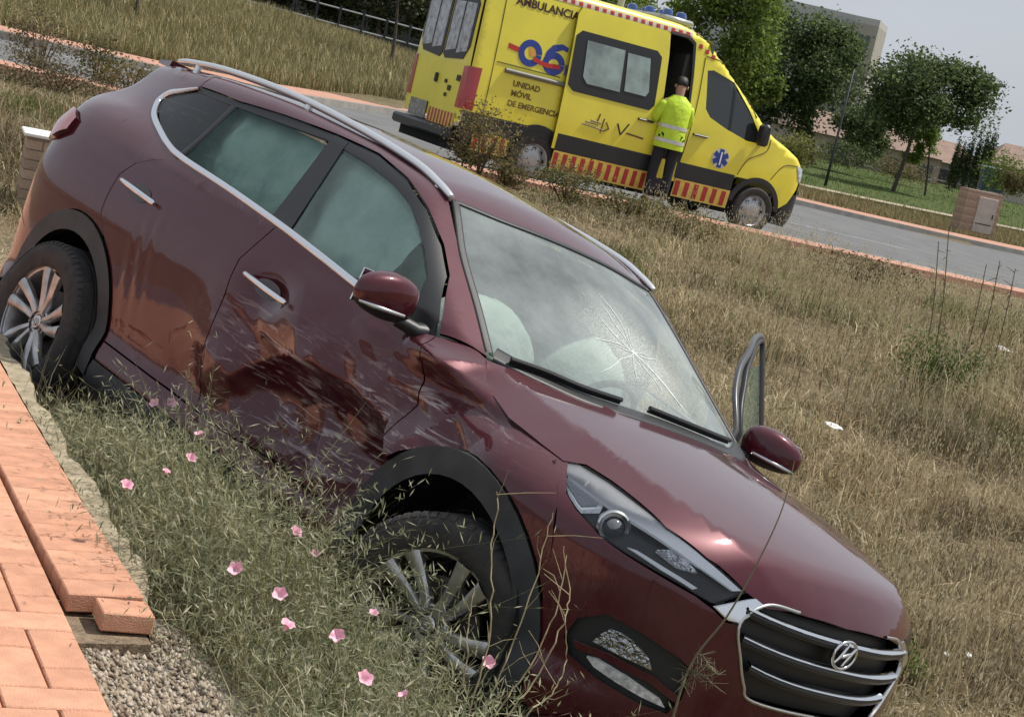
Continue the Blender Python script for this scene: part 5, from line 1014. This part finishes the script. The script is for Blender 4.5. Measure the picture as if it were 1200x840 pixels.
for i,(px_,py_,lab) in enumerate(FL):
    sc=.8 if i not in (4,7,14,15) else .55
    p=ongr(px_,py_,.37 if py_<600 else .40,3.2,9.); cam_d=np.array([0,0,1.6])-p; cam_d/=np.linalg.norm(cam_d)
    prof=[(.003,0),(.005,.010),(.010,.018),(.017,.025),(.023,.028)]; mb=MB(); mb.lathe(prof,20,'z'); 
    V=[(x*(1+.13*math.cos(5*math.atan2(y,x))*(z/.028)**2),y*(1+.13*math.cos(5*math.atan2(y,x))*(z/.028)**2),z+.003*math.sin(5*math.atan2(y,x)+i)*(z/.028)) for x,y,z in mb.V]
    mb2=MB(); mb2.add(V,mb.F); o=mb2.build('bindweed_flower',pink,None,True); tag(o,lab,'flower','pink bindweed flowers in the weeds')
    dv=Vector((cam_d[0]*.5+random.uniform(-.5,.5),cam_d[1]*.5+random.uniform(-.5,.5),.75)).normalized(); o.matrix_world=Matrix.Translation(Vector(p))@dv.to_track_quat('Z','Y').to_matrix().to_4x4()@Matrix.Scale(sc,4)
    mb=MB(); g=o.matrix_world.inverted()@Vector((p[0]+.02,p[1]+.02,p[2]-.24)); mb.tube([(0,0,.004),tuple(Vector((0,0,-.06))*.5+g*.3),tuple(g)],[.0018,.0015,.0015],5); mb.build('stem',stemg,o)
    mb=MB(); mb.lathe([(.0001,.006),(.004,.007),(.0055,.011)],8,'z'); mb.build('flower_throat',mat('petal_white',(.85,.78,.75),.6),o,True)
# ---- tall bare stalks in front of the fender, and one long stem across the hood
strawm=mat('dry_stalk',(.40,.33,.20),.8,col2=(.28,.22,.12),vscale=30)
ST=[([(545,850,4.55),(575,740,4.6),(575,650,4.65),(583,590,4.7),(581,575,4.7)],'kinked dry stalk rising in front of the front wheel'),([(560,850,4.5),(600,760,4.55),(630,670,4.6),(648,600,4.65)],'dry stalk leaning right in front of the wheel arch'),([(575,850,4.4),(615,790,4.45),(650,720,4.5),(664,650,4.55)],'dry stalk with a bend in front of the bumper corner'),([(590,850,4.35),(625,800,4.4),(660,730,4.45),(667,690,4.5),(660,640,4.5)],'tallest curved dry stalk in front of the bumper corner'),([(612,850,4.3),(645,815,4.35),(662,780,4.4),(664,740,4.4)],'short dry stalk nearest the fog lamp'),([(520,850,4.6),(545,790,4.6),(548,735,4.65),(556,690,4.7)],'thin dry stalk in front of the wheel spokes')]
for L_,lab in ST:
    P=np.array([at(*q) for q in L_]); g=P[0].copy(); g[2]=float(terr(g[0],g[1]))-.02; P=np.r_[[g],P]; mb=MB(); sp=spline(P,6); rr=np.linspace(.0032,.0013,len(sp)); sp=sp+rng.normal(0,.0022,sp.shape); mb.tube(sp,rr,5)
    for j in range(5):
        i0=rng.integers(len(sp)//3,len(sp)-2); a=sp[i0]; b_=a+np.array([rng.normal(0,.05),rng.normal(0,.03),rng.uniform(.03,.09)]); mb.tube([a,(a+b_)/2+rng.normal(0,.006,3),b_],[.0012,.001,.0006],4)
    tag(mb.build('dry_stalk',strawm),lab,'stalk','dry stalks in front of the car')
P=np.array([at(*q) for q in [(786,850,4.30),(812,775,4.35),(852,722,4.38),(890,655,4.42),(917,595,4.46),(931,540,4.5)]]); g=P[0].copy(); g[2]=float(terr(g[0],g[1]))-.02; sp=spline(np.r_[[g],P],6); mb=MB(); mb.tube(sp,np.linspace(.0042,.0013,len(sp)),5)
for px_,py_ in ((815,790),(830,778),(800,800),(842,790),(835,800)):
    e=at(px_,py_,4.34); i0=np.argmin(np.linalg.norm(sp-e,axis=1)); mb.tube([sp[i0],(sp[i0]+e)/2+[0,0,.006],e],[.0018,.0016,.001],4)
    for t in np.linspace(.2,1,7):
        p0=sp[i0]+(e-sp[i0])*t
        for _ in range(4): p1=p0+rng.normal(0,.018,3); mb.tube([p0,p1],[.0012,.0005],3)
tag(mb.build('long_stem',mat('thin_stem',(.13,.11,.06),.8)),'single long thin stem arching across the hood','stalk')
# ---- litter
def scrap(px_,py_,w,d,h,lab,nm='paper_scrap'):
    p=ongr(px_,py_,.16,5,30); mb=MB(); V=[];k=7
    for i in range(k):
        for j in range(5): u,v=i/(k-1)-.5,j/4-.5; V.append((u*w,v*d,h*(math.sin(u*7+v*4)*.4+rng.normal(0,.18))))
    mb.add(V,[(i*5+j,i*5+j+1,i*5+6+j,i*5+5+j) for i in range(k-1) for j in range(4)]); o=mb.build(nm,mat('litter_white',(.72,.72,.70),.6),None,True); o.location=p; o.rotation_euler=(.5,.15,rng.uniform(-.3,.3)); tag(o,lab,'litter'); s=o.modifiers.new('s','SOLIDIFY'); s.thickness=.003
scrap(977,499,.15,.05,.03,'crumpled white plastic scrap in the dry grass beside the open door'); scrap(1176,409,.20,.05,.03,'white scrap lying in the grass at the far right'); scrap(1135,767,.03,.025,.01,'small white speck of paper in the grass right of the grille'); scrap(1110,766,.03,.02,.01,'tiny pale scrap of paper left of the white speck')
# ---- shrubs
def leafcloud(cen,rad,n,ls,cols,wts,clus=24,flat=.8,shape='ball',jit=.3,thick=.22):
    """leaf quads gathered in clumps through an ellipsoid"""
    n=int(n*1.7); ls=ls*.74
    u=rng.normal(0,1,(clus,3)); u/=np.linalg.norm(u,axis=1)[:,None]; r=rng.uniform(.25,1.,(clus,1))**.6; cc=u*r
    i=rng.integers(0,clus,n); cs=rng.uniform(.75,1.25,clus); p=cc[i]+rng.normal(0,thick,(n,3))*cs[i][:,None]; P=np.array(cen)+p*np.array(rad)
    a=rng.uniform(0,6.28,n); e=rng.uniform(-1,1,n); d=np.stack([np.cos(a)*np.cos(e),np.sin(a)*np.cos(e),np.sin(e)],-1); s=np.cross(d,rng.normal(0,1,(n,3))); s/=np.linalg.norm(s,axis=1)[:,None]; L_=ls*rng.uniform(.6,1.4,(n,1))
    V=np.stack([P-d*L_*.5,P-s*L_*.28,P+s*L_*.28,P+d*L_*.5],1).reshape(-1,3); T_=(np.array([[0,2,1],[1,2,3]])[None]+4*np.arange(n)[:,None,None]).reshape(-1,3)
    ct=rng.uniform(.7,1.25,clus)[i]; c=pal(n,cols,wts,jit)*ct[:,None]; return V,T_,np.repeat(c,4,0)
def shrub(px_,py_,Y,w,h,n,cols,wts,lab,ls=.05,name='shrub',group='shrubs on the far bank of the ditch'):
    p=at(px_,py_,Y); g=float(terr(p[0],p[1])); o=empty(name,Matrix.Translation((p[0],p[1],g))); tag(o,lab,'shrub',group)
    V,T_,C_=leafcloud((0,0,h*.55),(w/2,w/2.4,h*.48),n,ls,cols,wts,14,thick=.30); fastmesh('foliage',V,T_,leafm,o,C_)
    mb=MB()
    for j in range(9): a=rng.uniform(0,6.28); r=rng.uniform(.2,.9); mb.tube([(0,0,-.03),(r*w*.25*math.cos(a),r*w*.25*math.sin(a),h*.45),(r*w*.5*math.cos(a),r*w*.45*math.sin(a),h*rng.uniform(.7,1.05))],[.012,.008,.003],5)
    mb.build('branches',mat('twig_brown',(.12,.085,.055),.85),o,True); return o
OL=[(.13,.13,.05),(.19,.16,.07),(.25,.18,.09),(.09,.10,.035)]; GR=[(.10,.15,.035),(.15,.19,.05),(.07,.10,.03)]; TW=[(.14,.10,.06),(.20,.15,.09),(.10,.10,.04)]
SH=[(566,178,22.6,.75,.80,2000,OL,[2,2,2,1],'brown and green bush in front of the ambulance rear bumper'),(596,205,22.9,.5,.28,700,OL,[1,2,3,1],'low russet bush left of the ambulance rear wheel'),(668,222,22.3,.9,.5,1500,OL,[3,2,1,2],'low green bush right of the ambulance rear wheel'),(735,232,22.5,1.0,.35,1400,OL,[3,2,1,2],'low spreading bush under the sliding door'),(800,262,22.0,1.0,.35,1400,OL,[1,2,3,1],'low brown bush left of the ambulance front wheel'),(45,85,21.5,.75,.9,1000,TW,[3,2,2],'dry twiggy bush left of the tail lamp'),(112,100,21.8,.6,.75,900,OL,[3,1,1,3],'sparse dark green bush above the tail lamp'),(65,128,19.5,1.3,.35,1500,TW,[2,2,2],'low dry brush behind the tail lamp'),(150,112,21.5,.8,.45,900,OL,[2,2,2,1],'low brush just left of the rear spoiler'),(1128,352,17.,.9,.42,1500,GR,[2,1,2],'bright green bush near the road at right'),(1010,300,22.5,1.3,.3,1200,TW,[2,2,1],'low grey brush on the bank right of the ambulance'),(1110,575,8.6,.32,.16,500,GR,[2,2,1],'small green weed clump beside the hood')]
for q in SH: shrub(*q,ls=.05 if q[2]>12 else .03)
# upright thin weeds against the road at right
for i,(px_,t0,t1,lab) in enumerate([(1100,355,283,'thin upright weed stem, leftmost against the road at right'),(1112,352,268,'tallest thin weed stem against the road at right'),(1142,350,310,'curved weed stem right of the tallest one'),(1158,352,305,'slanting weed stem against the road at right'),(1176,356,315,'slanting weed stem at the right edge of the picture')]):
    a=at(px_,t0+10,17.); a[2]=float(terr(a[0],a[1])); b_=at(px_+(0 if i<2 else 14),t1,17.); mb=MB(); mb.tube(spline([a,(a+b_)/2+[.03,0,.02],b_],6),np.linspace(.008,.004,13),5)
    for j in range(10): u=rng.uniform(.3,1); p0=a+(b_-a)*u; mb.tube([p0,p0+rng.normal(0,.05,3)],[.004,.002],4)
    tag(mb.build('weed_stem',mat('thin_stem',(.13,.11,.06),.8)),lab,'weed','weed stems against the road')
# ---- trees
barkm=mat('bark',(.10,.075,.055),.9,col2=(.05,.04,.03),vscale=12,bump=.6,bscale=25)
DG=[(.085,.12,.042),(.125,.165,.06),(.055,.08,.032),(.19,.22,.10)]; LG=[(.16,.23,.045),(.22,.28,.06),(.11,.16,.035)]
def tree(base,cen,rad,n,ls,cols,wts,lab,group,clus=46,tr=.14,limbs=7,tops=None,name='tree'):
    base=np.array(base,float); o=empty(name,Matrix.Translation(Vector(base))); tag(o,lab,'tree',group); c=np.array(cen)-base; rad=np.array(rad)
    V,T_,C_=leafcloud(c,rad,n,ls,cols,wts,clus,thick=.15); 
    if tops:
        for (q,r2,k) in tops: v2,t2,c2=leafcloud(np.array(q)-base,r2,k,ls,cols,wts,12,thick=.25); T_=np.r_[T_,t2+len(V)]; V=np.r_[V,v2]; C_=np.r_[C_,c2]
    fastmesh('crown',V,T_,leafm,o,C_); f=np.array([c[0]*.55,c[1]*.55,c[2]-rad[2]*.62]); mb=MB(); mb.tube(spline([(0,0,-.1),f*.5+[tr*.4,0,0],f],5),np.linspace(tr*1.25,tr*.7,11),9); mb.build('trunk',barkm,o,True)
    mb=MB()
    for j in range(limbs):
        a=2*math.pi*j/limbs+rng.uniform(-.3,.3); e=c+rad*np.array([.72*math.cos(a),.72*math.sin(a),rng.uniform(-.2,.7)]); mb.tube(spline([f,(f+e)/2+[0,0,rad[2]*.1],e],4),np.linspace(tr*.55,tr*.10,9),6)
    mb.build('limbs',barkm,o,True); return o
GT='trees beyond the road'
def gb(px_,py_):
    p=ongr(px_,py_,0.,30,150); return p if p[1]>31 else at(px_,py_,118.)
b1,b2,b3,b4=gb(952,192),gb(1046,224),at(1008,192,92.),gb(1084,230); D1,D2,D3,D4=b1[1],b2[1],b3[1],b4[1]; k1,k2,k3,k4=D1/88,D2/72,D3/96,D4/62
def sc3(r_,k): return tuple(q*k for q in r_)
tree(b1,at(938,88,D1),sc3((2.85,2.6,2.75),k1),15000,.24*k1,DG,[3,3,2,.6],'large dark green tree right behind the ambulance cab',GT,54,.20,tops=[(at(985,55,D1),sc3((1.0,1.0,1.2),k1),2200),(at(900,110,D1),sc3((1.1,1,1.2),k1),2200)])
tree(b2,at(1088,115,D2),sc3((2.45,2.2,1.55),k2),12000,.20*k2,DG,[3,3,2,1],'wind-swept dark green tree standing alone against the sky',GT,46,.085,tops=[(at(1128,92,D2),sc3((1.1,.9,.5),k2),2000),(at(1045,120,D2),sc3((.9,.9,.7),k2),1600),(at(1155,98,D2),sc3((.5,.5,.3),k2),500)])
tree(b3,at(1015,150,D3),sc3((1.7,1.5,1.4),k3),4500,.24*k3,DG,[3,3,2,.6],'smaller dark tree between the two large trees',GT,26,.15)
tree(b4,at(1086,155,D4),sc3((.72,.7,.70),k4),2600,.13*k4,LG,[3,2,2],'small pale green tree in front of the wind-swept tree',GT,20,.05,tops=[(at(1070,180,D4),sc3((.35,.3,.3),k4),500)])
tree(at(845,150,52),at(870,20,52),(1.35,1.3,2.2),9000,.17,LG,[2,1,3],'light green leafy tree above the ambulance cab',GT,40,.10,tops=[(at(893,100,52),(.55,.5,.5),1200),(at(735,2,60),(1.0,1,.7),1800),(at(820,5,52),(.9,.8,.8),1800)])
for i,(px_,py_) in enumerate([(1112,215),(1119,216),(1127,216),(1135,217),(1143,218),(1150,219)]):
    b_=at(px_,py_+3,90.); o=empty('cypress',Matrix.Translation(Vector(b_))); tag(o,['leftmost','second from left','third from left','third from right','second from right','rightmost'][i]+' dark cypress of the row at right','tree','row of cypresses'); hh=(2.15+.12*i)*b_[1]/92
    V,T_,C_=leafcloud((0,0,hh*.52),(.19*b_[1]/92,.19*b_[1]/92,hh*.5),1100,.13,DG,[3,1,3,0],18,thick=.3); fastmesh('crown',V,T_,leafm,o,C_); mb=MB(); mb.tube([(0,0,-.1),(0,0,hh*.7)],[.05,.02],6); mb.build('trunk',barkm,o)
for i,(px_,py_,Y,w,h_,cols,lab) in enumerate([(928,185,70,1.7,.9,[(.22,.22,.05),(.14,.15,.045)],'round yellow-green bush behind the ambulance hood'),(1168,215,84,2.2,1.3,LG,'bright green bush in front of the far house'),(990,190,90,3.2,.9,DG,'dark hedge under the large tree'),(1050,205,95,3.5,.9,OL,'olive hedge behind the wind-swept tree trunk'),(1190,222,80,1.2,.9,OL,'olive bush at the right edge')]):
    p=at(px_,py_,Y); o=empty('bush',Matrix.Translation(Vector(p))); tag(o,lab,'bush','bushes beyond the road'); V,T_,C_=leafcloud((0,0,h_*.4),(w/2,w/2.5,h_*.55),1800,.14,cols,[1]*len(cols),18,thick=.3); fastmesh('foliage',V,T_,leafm,o,C_); mb=MB(); mb.tube([(0,0,-.2),(0,0,h_*.5)],[.06,.03],6); mb.build('stem',barkm,o)
# trees and hedge behind the fence, top left
for i,(px_,py_,Y,w,lab) in enumerate([(300,-5,72,3.4,'dark tree behind the fence at upper left, leftmost'),(372,8,72,3.0,'dark tree behind the fence, second from left'),(440,20,72,3.2,'dark tree behind the fence, third from left'),(505,40,74,2.6,'dark tree behind the fence beside the ambulance')]):
    b_=at(px_,py_+42,Y); c_=at(px_,py_,Y); tree(b_,c_+np.array([0,0,1.1]),(w*.62,w*.5,1.75),5200,.22,[(.05,.062,.028),(.075,.085,.035),(.03,.04,.02)],[2,2,2],lab,'trees behind the fence',26,.10)
for i,(px_,py_,top,Y,lab) in enumerate([(150,58,-30,43.,'thin bare tree trunk beside the far pavement at upper left'),(455,95,-20,50.,'thin dark tree trunk just left of the ambulance')]):
    b_=at(px_,py_,Y); b_[2]=float(terr(b_[0],b_[1])); t_=at(px_+(14 if i==0 else 12),top,Y); o=empty('young_tree',Matrix.Translation(Vector(b_))); tag(o,lab,'tree','young street trees'); d=t_-b_; mb=MB(); mb.tube(spline([(0,0,-.1),d*.5+[.04,0,0],d],5),np.linspace(.055,.03,11),7); mb.build('trunk',barkm,o,True); V,T_,C_=leafcloud(d+[0,0,.5],(.8,.8,.8),1500,.13,DG,[1,1,1,1],14,thick=.3); fastmesh('crown',V,T_,leafm,o,C_)
# tall grass on the far verge
def verge(n,fx,fy,hlo,hhi,cols,wts,name,lab):
    xr_=fx(n); yr_=fy(n,xr_); W3=rw(xr_,yr_); P=np.c_[W3[:,:2],terr(W3[:,0],W3[:,1])]; V,T_,C_=blades(P,rng.uniform(hlo,hhi,n),rng.uniform(.014,.03,n),rng.uniform(0,6.28,n),np.abs(rng.normal(.3,.3,n)),pal(n,cols,wts)); tag(fastmesh(name,V,T_,grassm,None,C_),lab,None,None,'stuff')
verge(70000,lambda n:rng.uniform(-11,9,n),lambda n,x:farkerb(x)+2.0+rng.random(n)**1.3*26,.15,.5,[(.34,.28,.15),(.24,.21,.10),(.17,.17,.065),(.42,.36,.2)],[3,3,2.5,1],'verge_grass','tall dry grass on the slope beyond the road at upper left')
verge(26000,lambda n:rng.uniform(9,42,n),lambda n,x:farkerb(x)+1.9+rng.random(n)*9,.1,.3,[(.26,.22,.11),(.18,.17,.07),(.30,.22,.12)],[2,2,2],'verge_grass','low dry grass between the far pavement and the lawn')
verge(30000,lambda n:rng.uniform(12,70,n),lambda n,x:26+rng.random(n)*40,.06,.16,[(.10,.17,.035),(.14,.21,.05),(.08,.13,.03)],[2,2,2],'lawn_grass','green lawn under the trees beyond the road')
# ================================================================ background structures
# fence along the top of the slope
fenc=empty('fence',Matrix.Identity(4)); tag(fenc,'dark metal railing on a pale plinth along the top of the grassy slope','fence')
A0,A1=at(175,-6,60.),at(500,80,60.); dirf=A1-A0; ironm=mat('dark_iron',(.03,.032,.035),.5,.3)
for i in range(13):
    p=A0+dirf*i/12; mb=MB(); mb.box((p[0]-.035,p[1]-.035,p[2]-.1),(p[0]+.035,p[1]+.035,p[2]+1.25)); mb.build('post',ironm,fenc)
for hgt in (.62,1.15):
    mb=MB(); mb.tube([A0+[0,.02,hgt],A1+[0,.02,hgt]],.03,6); mb.build('rail',mat('rail_galvanised',(.40,.42,.43),.5,.5),fenc)
mb=MB(); u=dirf/np.linalg.norm(dirf); nrm=np.array([-u[1],u[0],0]); mb.add([A0-nrm*.1-[0,0,.6],A1-nrm*.1-[0,0,.6],A1+nrm*.1-[0,0,.6],A0+nrm*.1-[0,0,.6],A0-nrm*.1+[0,0,.12],A1-nrm*.1+[0,0,.12],A1+nrm*.1+[0,0,.12],A0+nrm*.1+[0,0,.12]],[(0,1,5,4),(4,5,6,7),(1,2,6,5),(3,0,4,7),(2,3,7,6)]); mb.build('plinth',mat('plinth_pale',(.48,.45,.40),.8,var=.15,vscale=2),fenc)
B0,B1=at(120,-30,84.),at(520,60,84.); mb=MB(); dv=(B1-B0); nv=np.array([-dv[1],dv[0],0]); nv=nv/np.linalg.norm(nv); 
mb.add([B0-[0,0,2],B1-[0,0,2],B1+[0,0,3.2],B0+[0,0,3.2],B0-[0,0,2]+nv*6,B1-[0,0,2]+nv*6,B1+[0,0,3.2]+nv*6,B0+[0,0,3.2]+nv*6],[(0,1,2,3),(1,5,6,2),(4,0,3,7),(3,2,6,7),(5,4,7,6)]); ww=mb.build('garage_building',mat('render_grey',(.10,.10,.105),.85,col2=(.07,.07,.072),vscale=.8)); tag(ww,'long low grey building behind the fence at upper left','building')
for i in range(7):
    p=B0+dv*(i+.5)/7; e=dv/np.linalg.norm(dv)*1.1; q=p-nv*.03; mb=MB(); mb.add([q-e-[0,0,.2],q+e-[0,0,.2],q+e+[0,0,1.6],q-e+[0,0,1.6]],[(0,1,2,3)]); mb.build('shutter',mat('shutter_dark',(.035,.037,.04),.5),ww)
# apartment building behind the trees
def building(name,corner,u,wd,dp,h,m,lab,rows,cols,roofm=None,wm=None,balc=False):
    u=np.array(u,float); u/=np.linalg.norm(u); v=np.array([-u[1],u[0],0]); o=empty(name,Matrix.Translation(Vector(corner))); tag(o,lab,'building')
    c=[u*0,u*wd,u*wd+v*dp,v*dp]; V=[q+[0,0,-3] for q in c]+[q+[0,0,h] for q in c]; mb=MB(); mb.add(V,[(0,1,5,4),(1,2,6,5),(2,3,7,6),(3,0,4,7),(4,5,6,7)]); mb.build('wall',m,o)
    wm=wm or mat('far_window',(.05,.06,.07),.15,spec=.8)
    for r in range(rows):
        for k in range(cols):
            x=wd*(k+.5)/cols; z=h*(r+.42)/rows; p=u*x+[0,0,z]; e=u*wd/cols*.26; hh=np.array([0,0,h/rows*.26]); f=-v
            mb=MB(); mb.add([p-e-hh+f*.02,p+e-hh+f*.02,p+e+hh+f*.02,p-e+hh+f*.02],[(0,1,2,3)]); w_=mb.build('window',wm,o)
            mb=MB(); a=p-hh-e*1.2; mb.add([a+f*.0,a+e*2.4,a+e*2.4+f*.15,a+f*.15,a-[0,0,.12],a+e*2.4-[0,0,.12],a+e*2.4+f*.15-[0,0,.12],a+f*.15-[0,0,.12]],[(0,1,2,3),(3,2,6,7),(4,5,6,7),(0,3,7,4),(1,2,6,5)]); mb.build('sill',mat('sill_pale',(.5,.48,.45),.8),w_)
    if roofm:
        q=[-u*.4-v*.4,u*(wd+.4)-v*.4,u*(wd+.4)+v*(dp+.4),-u*.4+v*(dp+.4)]; rd0=u*.8+v*dp/2; rd1=u*(wd-.8)+v*dp/2; V=[p+[0,0,h+.02] for p in q]+[rd0+[0,0,h+dp*.2],rd1+[0,0,h+dp*.2]]; mb=MB(); mb.add(V,[(0,1,5,4),(2,3,4,5),(1,2,5),(3,0,4),(3,2,1,0)]); mb.build('roof',roofm,o)
    else:
        mb=MB(); mb.add([p+[0,0,h] for p in c]+[p*1.0+[0,0,h+.5] for p in c],[(0,1,5,4),(1,2,6,5),(2,3,7,6),(3,0,4,7)]); mb.build('parapet',mat('parapet_pale',(.46,.45,.43),.85),o)
    return o
beige=mat('render_beige',(.36,.33,.29),.9,var=.06,vscale=.5); grey2=mat('render_pale_grey',(.42,.42,.42),.9,var=.06,vscale=.5)
B=at(818,190,150); B[2]=-1.2; t=at(1000,20,150); building('apartment_building',B,(1,.12,0),12.2,14,float(at(955,14,150)[2])+1.2,grey2,'pale apartment block behind the dark trees',4,4)
B=at(962,190,146); B[2]=-1.2; building('apartment_building',B,(1,-.25,0),1.9,8,float(at(985,22,146)[2])+1.2,beige,'beige stair tower at the end of the apartment block',4,1)
tile=mat('terracotta_tiles',(.27,.18,.14),.85,col2=(.20,.14,.11),vscale=2.,bump=.5,bscale=8)
B=at(1158,222,110); building('house',B,(1,-.1,0),9,7,1.55,mat('cream_render',(.50,.45,.38),.9,var=.05,vscale=.6),'house with a terracotta roof at the right edge',1,4,tile)
B=at(925,178,112); building('house',B,(1,.1,0),9.5,7,1.5,mat('tan_render',(.40,.32,.27),.9,var=.05,vscale=.6),'low tan house seen between the tree trunks',1,5,tile)
B=at(1060,205,118); building('house',B,(1,.1,0),5.0,7,1.3,mat('grey_render',(.36,.35,.34),.9),'low grey house behind the small pale tree',1,3,tile)
# brick utility cabinets
def cabinet(px_,py_,Y,w,dp,h,lab,door=True,cap=None):
    p=at(px_,py_,Y); p[2]=float(terr(p[0],p[1])); o=empty('utility_cabinet',Matrix.Translation(Vector(p))@Matrix.Rotation(R(20),4,'Z')); tag(o,lab,'cabinet'); rows=int(h/.075)
    mb=MB(); mb.box((-w/2+.012,-dp/2+.012,-.2),(w/2-.012,dp/2-.012,h-.002)); mb.build('core',mat('mortar',(.34,.26,.21),.9),o)
    bm_=[mat('cab_brick_%d'%i,c,.9,var=.12,vscale=9,bump=.3,bscale=40) for i,c in enumerate([(.36,.26,.19),(.41,.30,.22),(.32,.23,.17)])]; cache={}
    for r in range(rows):
        z=r*.075; nb=max(1,int(w/.24)); off=.12 if r%2 else 0
        xs_=[-w/2]+[x for x in np.arange(-w/2+off+(.24 if off==0 else 0),w/2-.03,.24)]+[w/2]
        for x0,x1 in zip(xs_[:-1],xs_[1:]):
            if x1-x0<.04: continue
            key=(round(x1-x0,2),r%3)
            if key not in cache:
                m2=MB(); m2.box((.005,-dp/2,.005),(x1-x0-.005,dp/2,.070)); me=bpy.data.meshes.new('brick'); me.from_pydata(m2.V,[],m2.F); me.materials.append(bm_[r%3]); cache[key]=me
            q=bpy.data.objects.new('brick',cache[key]); link(q,o); q.location=(x0,0,z)
    if door:
        mb=MB(); mb.box((-w*.16,-dp/2-.03,h*.12),(w*.38,-dp/2-.002,h*.88),.008); d_=mb.build('metal_door',mat('cab_door',(.44,.40,.36),.6,var=.1,vscale=4),o); mb=MB(); mb.box((w*.30,-dp/2-.045,h*.45),(w*.33,-dp/2-.03,h*.55)); mb.build('handle',black,d_); mb=MB(); mb.box((-w*.12,-dp/2-.034,h*.30),(w*.34,-dp/2-.031,h*.32)); mb.build('vent_slot',dark,d_)
    if cap: mb=MB(); mb.box((-w/2-.03,-dp/2-.03,h),(w/2+.03,dp/2+.03,h+.028),.006); mb.build('cap_slab',cap,o)
cg_=ongr(1137,277,0,25,120); cabinet(1137,277,cg_[1],.0228*cg_[1],.5,.0255*cg_[1],'brick utility cabinet with a pale metal door beyond the road at right')
cabinet(56,212,13.5,.42,.36,.62,'low brick cabinet with a white cap half hidden behind the tail lamp',False,whitem)
# lamp post and recycling bin
p=ongr(967,218,0,25,120); o=empty('lamp_post',Matrix.Translation(Vector(p))); tag(o,'slim dark lamp post in front of the large dark tree','lamp post'); mb=MB(); mb.tube([(0,0,0),(0,0,1.),(0,0,4.6)],[.06,.05,.035],8); mb.build('pole',ironm,o,True); mb=MB(); mb.tube([(0,0,4.5),(0,-.25,4.62),(0,-.55,4.62)],[.04,.06,.09],8,flat=.5); mb.build('lamp_head',ironm,o,True)
p=at(1160,224,86); o=empty('recycling_bin',Matrix.Translation(Vector(p))); tag(o,'blue-grey recycling bin near the far house','bin'); mb=MB(); mb.add([(-.5,-.4,0),(.5,-.4,0),(.5,.4,0),(-.5,.4,0),(-.6,-.5,1.0),(.6,-.5,1.0),(.6,.5,1.0),(-.6,.5,1.0)],[(0,1,5,4),(1,2,6,5),(2,3,7,6),(3,0,4,7),(3,2,1,0)]); mb.build('bin_body',mat('bin_blue',(.06,.10,.17),.5),o); mb=MB(); mb.box((-.64,-.54,1.0),(.64,.54,1.12),.04); mb.build('lid',mat('bin_lid',(.09,.13,.2),.5),o)
scene.cycles.use_adaptive_sampling=True; scene.cycles.adaptive_threshold=.02; scene.cycles.max_bounces=6; scene.cycles.diffuse_bounces=2; scene.cycles.glossy_bounces=4; scene.cycles.transparent_max_bounces=12; scene.cycles.transmission_bounces=4
